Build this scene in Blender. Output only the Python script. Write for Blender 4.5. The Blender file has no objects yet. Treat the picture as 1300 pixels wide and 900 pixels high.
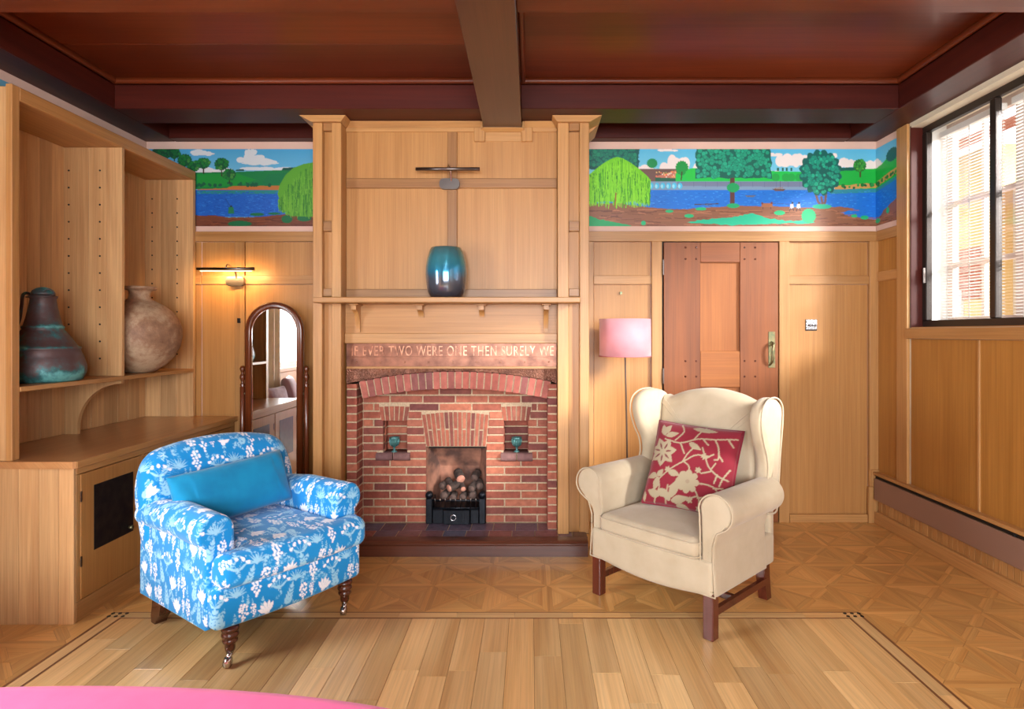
import bpy, bmesh, math, random
import numpy as np
from mathutils import Vector, Matrix
R = math.radians
random.seed(7)
SC = bpy.context.scene
C = SC.collection
# ------------------------------------------------------------------ camera
CAMZ, FPX, VX, VY = 1.37, 765.0, 674.0, 423.0       # eye height, focal length in pixels, vanishing point
cam_d = bpy.data.cameras.new('camera'); cam = bpy.data.objects.new('camera', cam_d); C.objects.link(cam)
cam.location = (0, 0, CAMZ); cam.rotation_euler = (R(90), 0, 0)
cam_d.sensor_width = 36; cam_d.lens = FPX / 1300 * 36
cam_d.shift_x = -(VX - 650) / 1300; cam_d.shift_y = -(450 - VY) / 1300
cam_d.clip_start = 0.05
SC.camera = cam
# ------------------------------------------------------------------ world, sun, daylight at the windows
w = bpy.data.worlds.new('sky'); SC.world = w; w.use_nodes = True
bg = w.node_tree.nodes['Background']; bg.inputs[0].default_value = (0.86, 0.92, 1.0, 1); bg.inputs[1].default_value = 1.6
def lamp(name, kind, loc, rot, energy, color=(1, 1, 1), **kw):
    d = bpy.data.lights.new(name, kind); d.energy = energy; d.color = color
    for k, v in kw.items(): setattr(d, k, v)
    o = bpy.data.objects.new(name, d); C.objects.link(o); o.location = loc; o.rotation_euler = rot
    return o
def aim(o, d): o.rotation_euler = Vector(d).to_track_quat('-Z', 'Y').to_euler()
sun = lamp('sun', 'SUN', (6, 0, 8), (0, 0, 0), 17, (1.0, 0.98, 0.95), angle=R(16)); aim(sun, (-1.0, 1.0, -0.52))
win_rear = lamp('daylight_rear_window', 'AREA', (0.2, -2.72, 1.65), (0, 0, 0), 250, (0.92, 0.96, 1.0), shape='RECTANGLE', size=3.2, size_y=1.6); aim(win_rear, (0, 1, -0.02))
win_left = lamp('daylight_left_window', 'AREA', (-2.99, 1.7, 1.68), (0, 0, 0), 135, (0.90, 0.95, 1.0), shape='RECTANGLE', size=1.7, size_y=1.4); aim(win_left, (1, 0, 0))
SC.view_settings.view_transform = 'Standard'; SC.view_settings.look = 'None'
SC.view_settings.gamma = 1; SC.view_settings.use_curve_mapping = False
SC.view_settings.exposure = 0.55
SC.cycles.use_denoising = True
# ------------------------------------------------------------------ helpers
def X(px, Y): return (px - VX) * Y / FPX            # photograph measurements -> metres at a known depth
def Z(py, Y): return CAMZ - (py - VY) * Y / FPX
def lin(c):
    c = np.asarray(c, float) / 255.0
    return np.where(c <= 0.04045, c / 12.92, ((c + 0.055) / 1.055) ** 2.4)
def rgb(*c): return tuple(lin(c)) + (1.0,)

class MB:
    """collects faces, with a wood-grain UV (u runs along the grain, in metres)"""
    def __init__(s): s.v, s.f, s.uv, s.sm = [], [], [], []
    def face(s, pts, uvs=None, smooth=False):
        n = len(s.v); s.v += [tuple(p) for p in pts]; s.f.append(tuple(range(n, n + len(pts))))
        s.uv += uvs if uvs else [(p[0], p[1] + p[2]) for p in pts]; s.sm.append(smooth)
    def add(s, verts, faces, smooth=False, uvf=None):
        n = len(s.v); s.v += [tuple(p) for p in verts]
        for f in faces:
            s.f.append(tuple(i + n for i in f)); s.sm.append(smooth)
            for i in f:
                p = verts[i]; s.uv.append(uvf(p) if uvf else (p[2], p[0] + p[1]))
        return s
    def box(s, x0, x1, y0, y1, z0, z1, g='z', c=0.002):
        x0, x1 = min(x0, x1), max(x0, x1); y0, y1 = min(y0, y1), max(y0, y1); z0, z1 = min(z0, z1), max(z0, z1)
        c = min(c, (x1 - x0) * .3, (y1 - y0) * .3, (z1 - z0) * .3)
        gi = 'xyz'.index(g); a, b = [i for i in range(3) if i != gi]
        uvf = lambda p: (p[gi], p[a] + p[b])
        lo, hi = (x0, y0, z0), (x1, y1, z1)
        vs, idx = [], {}
        for sx in (0, 1):
            for sy in (0, 1):
                for sz in (0, 1):
                    sg = (sx, sy, sz)
                    for ax in range(3):
                        p = []
                        for k in range(3):
                            q = hi[k] if sg[k] else lo[k]
                            if k != ax: q += -c if sg[k] else c
                            p.append(q)
                        idx[(sg, ax)] = len(vs); vs.append(tuple(p))
        fs = []
        def corner(ax, val, p, q, pv, qv):
            sg = [0, 0, 0]; sg[ax] = val; sg[p] = pv; sg[q] = qv; return tuple(sg)
        for ax in range(3):
            p, q = (ax + 1) % 3, (ax + 2) % 3
            for val in (0, 1):
                r = [idx[(corner(ax, val, p, q, *t), ax)] for t in ((0, 0), (1, 0), (1, 1), (0, 1))]
                fs.append(r if val else r[::-1])
        for e in range(3):                      # edges running along axis e
            p, q = (e + 1) % 3, (e + 2) % 3
            for pv in (0, 1):
                for qv in (0, 1):
                    s0 = corner(e, 0, p, q, pv, qv); s1 = corner(e, 1, p, q, pv, qv)
                    r = [idx[(s0, p)], idx[(s1, p)], idx[(s1, q)], idx[(s0, q)]]
                    fs.append(r[::-1] if pv == qv else r)
        for sg in {k[0] for k in idx}:
            r = [idx[(sg, 0)], idx[(sg, 1)], idx[(sg, 2)]]
            fs.append(r if sum(sg) % 2 else r[::-1])
        return s.add(vs, fs, False, uvf)
    def prism(s, poly, axis, a0, a1, g=None, smooth_side=False, c=0.0):
        """poly: 2D points; axis 'x': (y,z), 'y': (x,z), 'z': (x,y)"""
        def P(p, a): return {'x': (a, p[0], p[1]), 'y': (p[0], a, p[1]), 'z': (p[0], p[1], a)}[axis]
        n = len(poly); area = sum(poly[i][0] * poly[(i + 1) % n][1] - poly[(i + 1) % n][0] * poly[i][1] for i in range(n))
        if (area < 0) != (axis == 'y'): poly = poly[::-1]
        lo, hi = min(a0, a1), max(a0, a1)
        vs = [P(p, lo) for p in poly] + [P(p, hi) for p in poly]
        gi = 'xyz'.index(g) if g else None
        uvf = None
        if g:
            a, b = [i for i in range(3) if i != gi]; uvf = lambda p: (p[gi], p[a] + p[b])
        s.add(vs, [tuple(range(n))[::-1], tuple(range(n, 2 * n))], False, uvf)
        n0 = len(s.v)
        return s.add(vs, [(i, (i + 1) % n, n + (i + 1) % n, n + i) for i in range(n)], smooth_side, uvf)
    def lathe(s, prof, segs=32, c=(0, 0, 0), smooth=True):
        """prof: (radius, z) from bottom to top; a radius of 0 closes it"""
        vs, rings, fs = [], [], []
        for r, z in prof:
            if r <= 1e-6: rings.append([len(vs)]); vs.append((c[0], c[1], c[2] + z))
            else:
                rings.append(list(range(len(vs), len(vs) + segs)))
                vs += [(c[0] + r * math.cos(2 * math.pi * k / segs), c[1] + r * math.sin(2 * math.pi * k / segs), c[2] + z) for k in range(segs)]
        for A, B in zip(rings, rings[1:]):
            for k in range(segs):
                k2 = (k + 1) % segs
                if len(A) == 1 and len(B) == 1: continue
                if len(A) == 1: fs.append((A[0], B[k2], B[k]))
                elif len(B) == 1: fs.append((A[k], A[k2], B[0]))
                else: fs.append((A[k], A[k2], B[k2], B[k]))
        return s.add(vs, fs, smooth)
    def tube(s, pts, rad, segs=10, cap=True, smooth=True):
        pts = [Vector(p) for p in pts]; n = len(pts)
        rads = rad if isinstance(rad, (list, tuple)) else [rad] * n
        t0 = (pts[1] - pts[0]).normalized()
        nrm = t0.orthogonal().normalized(); vs, fs = [], []
        for i, p in enumerate(pts):
            t = (pts[min(i + 1, n - 1)] - pts[max(i - 1, 0)]).normalized()
            nrm = (nrm - t * nrm.dot(t)).normalized(); bn = t.cross(nrm)
            for k in range(segs):
                a = 2 * math.pi * k / segs
                vs.append(tuple(p + rads[i] * (nrm * math.cos(a) + bn * math.sin(a))))
        for i in range(n - 1):
            for k in range(segs):
                k2 = (k + 1) % segs
                fs.append((i * segs + k, i * segs + k2, (i + 1) * segs + k2, (i + 1) * segs + k))
        if cap: fs += [tuple(range(segs))[::-1], tuple(range((n - 1) * segs, n * segs))]
        return s.add(vs, fs, smooth)
    def mesh(s, name, off=(0, 0, 0)):
        me = bpy.data.meshes.new(name)
        v = np.array(s.v, float) - np.array(off, float)
        me.from_pydata(v.tolist(), [], s.f)
        uv = me.uv_layers.new(name='UVMap'); uv.data.foreach_set('uv', np.array(s.uv, np.float32).ravel())
        me.polygons.foreach_set('use_smooth', np.array(s.sm, bool)); me.update()
        return me

def link(name, me, mat, parent=None):
    o = bpy.data.objects.new(name, me); C.objects.link(o)
    if mat is not None and me is not None and not me.materials: me.materials.append(mat)
    if parent is not None: o.parent = parent
    return o
def wloc(o):
    v = Vector((0, 0, 0))
    while o is not None: v += o.location; o = o.parent
    return v
def part(name, mb, mat, parent=None, local=False, label=None):
    """one mesh object; coordinates are world coordinates unless local"""
    off = (0, 0, 0) if (parent is None or local) else tuple(wloc(parent))
    o = link(name, mb.mesh(name, off), mat, parent)
    if label: o['label'] = label
    return o
def centre(o):
    """move a mesh object's origin to the bottom centre of its box"""
    me = o.data; n = len(me.vertices); a = np.empty(n * 3, np.float32); me.vertices.foreach_get('co', a); a = a.reshape(-1, 3)
    c = np.array([(a[:, 0].min() + a[:, 0].max()) / 2, (a[:, 1].min() + a[:, 1].max()) / 2, a[:, 2].min()])
    me.vertices.foreach_set('co', (a - c).astype(np.float32).ravel()); me.update()
    o.location = Vector(o.location) + Vector(c.tolist()); return o
def struct(o, label, cat):
    o['kind'] = 'structure'; o['label'] = label; o['category'] = cat; return o
def tag(o, label, cat, group=None):
    o['label'] = label; o['category'] = cat
    if group: o['group'] = group
    return o
def thing(name, loc, label, cat, group=None, rotz=0):
    o = bpy.data.objects.new(name, None); C.objects.link(o); o.location = loc; o.rotation_euler = (0, 0, rotz)
    o.empty_display_size = .1
    return tag(o, label, cat, group)
def bx(*a, **k): return MB().box(*a, **k)

def grid_mesh(name, V, F, smooth=True, cols=None):
    """dense mesh from numpy arrays (quads)"""
    me = bpy.data.meshes.new(name); n, m = len(V), len(F)
    me.vertices.add(n); me.vertices.foreach_set('co', np.asarray(V, np.float32).ravel())
    me.loops.add(m * 4); me.loops.foreach_set('vertex_index', np.asarray(F, np.int32).ravel())
    me.polygons.add(m); me.polygons.foreach_set('loop_start', np.arange(0, m * 4, 4, dtype=np.int32))
    me.update(calc_edges=True); me.validate()
    me.polygons.foreach_set('use_smooth', np.full(len(me.polygons), smooth))
    if cols is not None: put_cols(me, cols)
    return me
def put_cols(me, cols):
    ca = me.color_attributes.new('Col', 'FLOAT_COLOR', 'POINT')
    c4 = np.ones((len(cols), 4), np.float32); c4[:, :3] = cols; ca.data.foreach_set('color', c4.ravel())
def weld(V, F):
    k = np.round(V, 5); u, first, inv = np.unique(k, axis=0, return_index=True, return_inverse=True)
    inv = inv.reshape(-1); return V[first], inv[F]
def soft_box(h, r, step):
    """rounded box of half sizes h, corner radius r, as a dense quad grid"""
    Vs, Fs, n0 = [], [], 0
    for ax in range(3):
        p, q = (ax + 1) % 3, (ax + 2) % 3
        a = np.linspace(-h[p], h[p], max(3, int(2 * h[p] / step) + 1)); b = np.linspace(-h[q], h[q], max(3, int(2 * h[q] / step) + 1))
        A, B = np.meshgrid(a, b, indexing='ij'); na, nb = A.shape
        I = (np.arange(na - 1)[:, None] * nb + np.arange(nb - 1)[None]).ravel()
        for sg in (-1, 1):
            P = np.zeros((na * nb, 3)); P[:, ax] = sg * h[ax]; P[:, p] = A.ravel(); P[:, q] = B.ravel()
            Q = np.stack([I, I + nb, I + nb + 1, I + 1], 1)
            if sg < 0: Q = Q[:, ::-1]
            Vs.append(P); Fs.append(Q + n0); n0 += len(P)
    V, F = weld(np.concatenate(Vs), np.concatenate(Fs))
    rr = np.minimum(r, np.array(h)); inner = np.clip(V, -(np.array(h) - rr), np.array(h) - rr)
    d = (V - inner) / rr; L = np.linalg.norm(d, axis=1, keepdims=True); L[L == 0] = 1
    return inner + d / L * rr, F
def pillow(outline, thick, edge, step, crown=0.0, centre_pt=None):
    """soft slab over a star-shaped 2D outline: returns V (u, v, w) with w across the thickness"""
    O = np.array(outline, float); c = np.array(centre_pt if centre_pt is not None else O.mean(0))
    d = np.linalg.norm(np.roll(O, -1, 0) - O, axis=1); L = d.sum(); n = max(24, int(L / step) // 2 * 2)
    t = np.concatenate([[0], np.cumsum(d)]); Oc = np.concatenate([O, O[:1]])
    s = np.linspace(0, L, n, endpoint=False); P = np.stack([np.interp(s, t, Oc[:, 0]), np.interp(s, t, Oc[:, 1])], 1)
    area2 = np.sum(P[:, 0] * np.roll(P[:, 1], -1) - np.roll(P[:, 0], -1) * P[:, 1])
    if area2 < 0: P = P[::-1]
    tg = np.roll(P, -1, 0) - np.roll(P, 1, 0); tg /= np.linalg.norm(tg, axis=1, keepdims=True); nr = np.stack([tg[:, 1], -tg[:, 0]], 1)
    Rm = np.linalg.norm(P - c, axis=1).mean(); m = max(6, int(Rm / step)); h = thick / 2
    rings = []
    inn = P - nr * edge; lo_, hi_ = inn.min(0), inn.max(0); mid_, hf_ = (lo_ + hi_) / 2, (hi_ - lo_) / 2
    dome = lambda q: np.clip(1 - ((q[:, 0] - mid_[0]) / hf_[0]) ** 2, 0, 1) * np.clip(1 - ((q[:, 1] - mid_[1]) / hf_[1]) ** 2, 0, 1)
    for i in range(1, m + 1):
        k = i / m; q = c + (inn - c) * k; rings.append(np.column_stack([q, h + crown * dome(q)]))
    ez = min(edge, h); ne = max(4, int(math.pi / 2 * edge / step)); ns = int((2 * h - 2 * ez) / step)
    for i in range(1, ne + 1):
        a = math.pi / 2 * i / ne; rings.append(np.column_stack([inn + nr * edge * math.sin(a), np.full(n, h - ez + ez * math.cos(a))]))
    for i in range(1, ns): rings.append(np.column_stack([inn + nr * edge, np.full(n, h - ez - (2 * h - 2 * ez) * i / ns)]))
    for i in range(0 if ns > 0 else 1, ne):
        a = math.pi / 2 * (1 - i / ne); rings.append(np.column_stack([inn + nr * edge * math.sin(a), np.full(n, -h + ez - ez * math.cos(a))]))
    for i in range(m, 0, -1):
        k = i / m; q = c + (inn - c) * k; rings.append(np.column_stack([q, -h - crown * dome(q)]))
    V = np.concatenate(rings); nr_ = len(rings)
    I = np.arange(n); J = (I + 1) % n; F = []
    for r_ in range(nr_ - 1): F.append(np.stack([r_ * n + I, (r_ + 1) * n + I, (r_ + 1) * n + J, r_ * n + J], 1))
    top = len(V); V = np.concatenate([V, [[c[0], c[1], h + crown * dome(c[None])[0]], [c[0], c[1], -h - crown * dome(c[None])[0]]]])
    h2 = n // 2 * 2; k = np.arange(0, h2, 2)
    F.append(np.stack([np.full(len(k), top), k, (k + 1) % n, (k + 2) % n], 1))
    b = (nr_ - 1) * n
    F.append(np.stack([np.full(len(k), top + 1), b + (k + 2) % n, b + (k + 1) % n, b + k], 1))
    return V, np.concatenate(F)
def round_poly(pts, rad, seg=8):
    """rounds the corners of a 2D polygon; rad is one number or one per corner"""
    n = len(pts); out = []
    for i in range(n):
        p0, p1, p2 = Vector(pts[i - 1]), Vector(pts[i]), Vector(pts[(i + 1) % n]); r = rad[i] if isinstance(rad, (list, tuple)) else rad
        a, b = (p0 - p1), (p2 - p1); l = min(r, a.length * .49, b.length * .49)
        if l < 1e-4: out.append(tuple(p1)); continue
        q0, q1 = p1 + a.normalized() * l, p1 + b.normalized() * l
        for k in range(seg + 1):
            t = k / seg; out.append(tuple((1 - t) ** 2 * q0 + 2 * t * (1 - t) * p1 + t * t * q1))
    return out
def smooth_curve(pts, n=12, closed=False):
    """Catmull-Rom through points"""
    P = [np.array(p, float) for p in pts]; N = len(P); out = []
    for i in range(N if closed else N - 1):
        p0, p1, p2, p3 = (P[(i - 1) % N] if closed or i > 0 else P[0]), P[i], P[(i + 1) % N], (P[(i + 2) % N] if closed or i + 2 < N else P[-1])
        for k in range(n):
            t = k / n; out.append(tuple(.5 * ((2 * p1) + (-p0 + p2) * t + (2 * p0 - 5 * p1 + 4 * p2 - p3) * t * t + (-p0 + 3 * p1 - 3 * p2 + p3) * t ** 3)))
    if not closed: out.append(tuple(P[-1]))
    return out

class Canvas:
    """a small paint box: shapes in sRGB colours on a numpy grid, for printed cloth and painted walls"""
    def __init__(s, x0, y0, x1, y1, res, bgc, wrap=False):
        s.x0, s.y0, s.x1, s.y1, s.res, s.wrap = x0, y0, x1, y1, res, wrap
        s.w, s.h = int(round((x1 - x0) * res)) + (0 if wrap else 1), int(round((y1 - y0) * res)) + (0 if wrap else 1)
        s.a = np.zeros((s.h, s.w, 3)); s.a[:] = lin(bgc)
    def _go(s, bx0, by0, bx1, by1, fn, col):
        W, Hh = s.x1 - s.x0, s.y1 - s.y0
        for ox in ((-W, 0, W) if s.wrap else (0,)):
            for oy in ((-Hh, 0, Hh) if s.wrap else (0,)):
                i0 = max(0, int((bx0 + ox - s.x0) * s.res)); i1 = min(s.w, int((bx1 + ox - s.x0) * s.res) + 2)
                j0 = max(0, int((by0 + oy - s.y0) * s.res)); j1 = min(s.h, int((by1 + oy - s.y0) * s.res) + 2)
                if i0 >= i1 or j0 >= j1: continue
                xx = (np.arange(i0, i1) / s.res + s.x0 - ox)[None, :]; yy = (np.arange(j0, j1) / s.res + s.y0 - oy)[:, None]
                m = fn(xx, yy)
                sub = s.a[j0:j1, i0:i1]; m = np.broadcast_to(m, sub.shape[:2]); sub[m] = lin(col)
    def leaf(s, x, y, ang, L, wd, col, bend=0.0):
        ca, sa = math.cos(ang), math.sin(ang); r = L + wd
        def fn(xx, yy):
            dx, dy = xx - x, yy - y; u = (dx * ca + dy * sa) / L; v = (-dx * sa + dy * ca) + bend * L * u * u
            uc = np.clip(u, 0, 1); return (np.abs(v) < wd / 2 * np.sin(np.pi * uc ** .8)) & (u > 0) & (u < 1)
        s._go(x - r, y - r, x + r, y + r, fn, col)
    def disc(s, x, y, rx, col, ry=None):
        ry = ry or rx; s._go(x - rx, y - ry, x + rx, y + ry, lambda a, b: ((a - x) / rx) ** 2 + ((b - y) / ry) ** 2 < 1, col)
    def poly(s, pts, col):
        P = np.array(pts, float)
        def fn(xx, yy):
            ins = np.zeros(np.broadcast(xx, yy).shape, bool)
            for (xa, ya), (xb, yb) in zip(P, np.roll(P, -1, 0)):
                if ya == yb: continue
                ins ^= ((ya > yy) != (yb > yy)) & (xx < (xb - xa) * (yy - ya) / (yb - ya) + xa)
            return ins
        s._go(P[:, 0].min(), P[:, 1].min(), P[:, 0].max(), P[:, 1].max(), fn, col)
    def stroke(s, pts, wd, col):
        for (xa, ya), (xb, yb) in zip(pts, pts[1:]):
            L2 = (xb - xa) ** 2 + (yb - ya) ** 2 + 1e-12
            def fn(xx, yy):
                t = np.clip(((xx - xa) * (xb - xa) + (yy - ya) * (yb - ya)) / L2, 0, 1)
                return (xx - xa - t * (xb - xa)) ** 2 + (yy - ya - t * (yb - ya)) ** 2 < (wd / 2) ** 2
            s._go(min(xa, xb) - wd, min(ya, yb) - wd, max(xa, xb) + wd, max(ya, yb) + wd, fn, col)
    def sample(s, x, y):
        fx = (np.asarray(x) - s.x0) * s.res; fy = (np.asarray(y) - s.y0) * s.res
        if s.wrap: fx, fy = fx % s.w, fy % s.h
        else: fx, fy = np.clip(fx, 0, s.w - 1.001), np.clip(fy, 0, s.h - 1.001)
        i, j = np.floor(fx).astype(int), np.floor(fy).astype(int); u, v = (fx - i)[:, None], (fy - j)[:, None]
        i2, j2 = (i + 1) % s.w, (j + 1) % s.h
        return (s.a[j, i] * (1 - u) + s.a[j, i2] * u) * (1 - v) + (s.a[j2, i] * (1 - u) + s.a[j2, i2] * u) * v

# ------------------------------------------------------------------ materials
def new_mat(name):
    m = bpy.data.materials.new(name); m.use_nodes = True; nt = m.node_tree
    return m, nt, nt.nodes['Principled BSDF']
def N(nt, t, **kw):
    n = nt.nodes.new(t)
    for k, v in kw.items(): setattr(n, k, v)
    return n
def rnd_node(nt):
    oi = N(nt, 'ShaderNodeObjectInfo'); g = N(nt, 'ShaderNodeNewGeometry')
    a = N(nt, 'ShaderNodeMath', operation='MULTIPLY_ADD'); a.inputs[1].default_value = 7.31
    nt.links.new(g.outputs['Random Per Island'], a.inputs[0]); nt.links.new(oi.outputs['Random'], a.inputs[2])
    f = N(nt, 'ShaderNodeMath', operation='FRACT'); nt.links.new(a.outputs[0], f.inputs[0]); return f.outputs[0]
def mixc(nt, fac, a, b, blend='MIX'):
    m = N(nt, 'ShaderNodeMix', data_type='RGBA', blend_type=blend)
    for s_, v in ((m.inputs[0], fac), (m.inputs[6], a), (m.inputs[7], b)):
        if hasattr(v, 'is_linked') or hasattr(v, 'links'): nt.links.new(v, s_)
        else: s_.default_value = v
    return m.outputs[2]
def ramp(nt, fac, stops):
    r = N(nt, 'ShaderNodeValToRGB'); e = r.color_ramp.elements
    while len(e) < len(stops): e.new(.5)
    for el, (p, c) in zip(e, stops): el.position = p; el.color = c
    nt.links.new(fac, r.inputs[0]); return r.outputs[0]
def noise(nt, vec, scale, detail=3, rough=.55, dist=0.0):
    n = N(nt, 'ShaderNodeTexNoise'); n.inputs['Scale'].default_value = scale; n.inputs['Detail'].default_value = detail
    n.inputs['Roughness'].default_value = rough; n.inputs['Distortion'].default_value = dist
    if vec is not None: nt.links.new(vec, n.inputs['Vector'])
    return n.outputs[0]
def bump(nt, bsdf, h, strength, dist=.002):
    b = N(nt, 'ShaderNodeBump'); b.inputs['Strength'].default_value = strength; b.inputs['Distance'].default_value = dist
    nt.links.new(h, b.inputs['Height']); nt.links.new(b.outputs[0], bsdf.inputs['Normal'])
def wood(name, dark, light, rough=.4, var=.12, along=1.3, across=42, coords='UV', axis='z', coat=0.0, contrast=1.0, blotch=.35, bstr=.12, spec=.5, fine=.16):
    m, nt, b = new_mat(name); r = rnd_node(nt)
    tc = N(nt, 'ShaderNodeTexCoord'); mp = N(nt, 'ShaderNodeMapping')
    if coords == 'UV': nt.links.new(tc.outputs['UV'], mp.inputs[0]); sc = (along, across, 1); sc2 = (along * .5, across * .13, 1)
    else:
        nt.links.new(tc.outputs['Object'], mp.inputs[0]); sc = [across] * 3; sc['xyz'.index(axis)] = along; sc2 = [q * .15 for q in sc]; sc2['xyz'.index(axis)] = along * .5
    rv = N(nt, 'ShaderNodeVectorMath', operation='SCALE'); rv.inputs[0].default_value = (13.7, 5.9, 31.3); nt.links.new(r, rv.inputs['Scale'])
    def coord(sv):
        k = N(nt, 'ShaderNodeVectorMath', operation='MULTIPLY'); k.inputs[1].default_value = tuple(sv)
        nt.links.new(mp.outputs[0], k.inputs[0]); a = N(nt, 'ShaderNodeVectorMath', operation='ADD'); nt.links.new(k.outputs[0], a.inputs[0]); nt.links.new(rv.outputs[0], a.inputs[1]); return a.outputs[0]
    n1 = noise(nt, coord(sc), 1.0, 5, .6, .3); n2 = noise(nt, coord(sc2), 1.0, 3, .5, .6); n3 = noise(nt, coord([q * 5 if abs(q - across) < 1e-6 else q * 2.2 for q in sc]), 1.0, 4, .65)
    lo, hi = .5 - .22 / contrast, .5 + .22 / contrast
    c1 = ramp(nt, n1, [(lo, rgb(*dark)), (hi, rgb(*light))])
    c2 = ramp(nt, n2, [(.35, rgb(*dark)), (.65, rgb(*light))])
    c3 = ramp(nt, n3, [(.36, (1 - fine, 1 - fine, 1 - fine * .9, 1)), (.58, (1, 1, 1, 1))])
    col = mixc(nt, 1.0, mixc(nt, blotch, c1, c2), c3, 'MULTIPLY')
    v = N(nt, 'ShaderNodeMapRange'); nt.links.new(r, v.inputs[0]); v.inputs[3].default_value = 1 - var; v.inputs[4].default_value = 1 + var * .6
    hs = N(nt, 'ShaderNodeHueSaturation'); nt.links.new(col, hs.inputs['Color']); nt.links.new(v.outputs[0], hs.inputs['Value'])
    nt.links.new(hs.outputs[0], b.inputs['Base Color']); b.inputs['Roughness'].default_value = rough
    b.inputs['Coat Weight'].default_value = coat; b.inputs['Coat Roughness'].default_value = .12; b.inputs['Specular IOR Level'].default_value = spec
    if bstr: bump(nt, b, n3, bstr, .001)
    return m
def plain(name, col, rough=.5, metal=0.0, nscale=0, namt=.15, bstr=0, spec=.5, col2=None, sheen=0.0, coat=0.0, detail=3):
    m, nt, b = new_mat(name); b.inputs['Roughness'].default_value = rough; b.inputs['Metallic'].default_value = metal
    b.inputs['Base Color'].default_value = rgb(*col); b.inputs['Specular IOR Level'].default_value = spec
    b.inputs['Sheen Weight'].default_value = sheen; b.inputs['Coat Weight'].default_value = coat
    if nscale:
        tc = N(nt, 'ShaderNodeTexCoord'); n = noise(nt, tc.outputs['Object'], nscale, detail)
        c2 = rgb(*col2) if col2 else tuple(q * (1 - namt) for q in rgb(*col)[:3]) + (1,)
        nt.links.new(ramp(nt, n, [(.35, c2), (.65, rgb(*col))]), b.inputs['Base Color'])
        if bstr: bump(nt, b, n, bstr)
    return m
def cloth(name, col=None, rough=.85, weave=900, bstr=.25, sheen=.25, attr=False, col2=None):
    m, nt, b = new_mat(name); b.inputs['Roughness'].default_value = rough; b.inputs['Sheen Weight'].default_value = sheen; b.inputs['Specular IOR Level'].default_value = .25
    tc = N(nt, 'ShaderNodeTexCoord'); n = noise(nt, tc.outputs['Object'], weave, 2)
    if attr:
        a = N(nt, 'ShaderNodeAttribute', attribute_name='Col'); src = a.outputs['Color']
        nt.links.new(src, b.inputs['Base Color'])
    else:
        n2 = noise(nt, tc.outputs['Object'], 9, 3); c2 = rgb(*(col2 or [q * .9 for q in col]))
        nt.links.new(ramp(nt, n2, [(.3, c2), (.7, rgb(*col))]), b.inputs['Base Color'])
    bump(nt, b, n, bstr, .0008); return m

M = {}
OAK_D, OAK_L = (166, 113, 58), (194, 142, 82)
M['oak'] = wood('oak_panelling', OAK_D, OAK_L, .42, .05, 1.1, 60, contrast=.8)
M['oak_frame'] = wood('oak_framing', (164, 114, 62), (200, 150, 92), .4, .1, 1.3, 48)
M['oak_gold'] = wood('golden_oak_panelling', (158, 104, 42), (188, 132, 62), .42, .05, 1.1, 60, contrast=.8)
M['oak_dark'] = wood('oak_rails', (134, 90, 48), (168, 120, 70), .4, .06, 1.3, 48)
M['oak_plank'] = wood('oak_planks', (168, 122, 76), (212, 170, 118), .5, .2, 1.5, 46, contrast=.9)
M['oak_top'] = wood('oak_counter_top', (168, 116, 70), (190, 138, 88), .28, .06, 1.1, 40, coat=.25)
M['floor_board'] = wood('floor_boards', (200, 150, 88), (250, 212, 150), .3, .27, .8, 24, contrast=1.0, coat=.18, blotch=.5)
M['parquet'] = wood('parquet_oak', (196, 138, 72), (234, 184, 112), .3, .2, 1.4, 40, coat=.18, blotch=.45)
M['inlay'] = wood('dark_inlay', (116, 72, 42), (144, 96, 58), .35, .08)
M['mahog'] = wood('ceiling_mahogany', (80, 29, 9), (124, 55, 24), .42, .12, .7, 14, contrast=.9, blotch=.6, coat=.08, bstr=.06, spec=.35)
M['mahog_dark'] = wood('beam_mahogany', (52, 15, 11), (84, 30, 20), .45, .08, .8, 18, contrast=.8, coat=.04, bstr=.06, spec=.25)
M['mahog_brown'] = wood('beam_brown', (62, 33, 21), (88, 50, 33), .35, .06, .8, 18, contrast=.8, coat=.25, bstr=.06)
M['door'] = wood('door_wood', (112, 58, 22), (150, 84, 36), .45, .1, .9, 26, blotch=.5)
M['door_panel'] = wood('door_panel_wood', (140, 78, 28), (170, 102, 42), .45, .05, .8, 24, blotch=.5)
M['red_mahog'] = wood('furniture_mahogany', (62, 24, 16), (104, 46, 32), .25, .05, 1.2, 40, coords='OBJ', coat=.4)
M['walnut'] = wood('turned_walnut', (60, 26, 16), (96, 46, 28), .2, .04, 2, 50, coords='OBJ', coat=.5)
M['mirror_wood'] = wood('mirror_mahogany', (74, 32, 14), (118, 58, 28), .25, .05, 1.5, 45, coords='OBJ', coat=.4)
M['hearth_wood'] = wood('hearth_kerb', (70, 34, 22), (104, 56, 36), .32, .05, 1.1, 30, coat=.2)
M['pink'] = plain('pale_pink_plaster', (222, 186, 170), .8, nscale=5, namt=.06)
M['plaster'] = plain('cream_plaster', (214, 202, 178), .85, nscale=4, namt=.05)
M['mortar'] = plain('lime_mortar', (196, 172, 142), .95, nscale=90, namt=.3, bstr=.5)
M['slate_paint'] = plain('dark_window_frame', (48, 38, 32), .35, metal=.3)
M['white'] = plain('white_paint', (226, 224, 218), .5)
M['iron'] = plain('black_cast_iron', (30, 34, 42), .38, metal=.55, nscale=60, namt=.4, bstr=.3)
M['steel'] = plain('polished_steel', (205, 205, 208), .16, metal=1)
M['chrome_dark'] = plain('brushed_steel', (120, 112, 108), .3, metal=1)
M['brass'] = plain('aged_brass', (150, 138, 100), .38, metal=.8, nscale=40, col2=(110, 118, 90))
M['black'] = plain('black', (12, 11, 10), .6)
M['soot'] = plain('soot', (44, 36, 32), .9, nscale=8, namt=.5)
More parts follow.
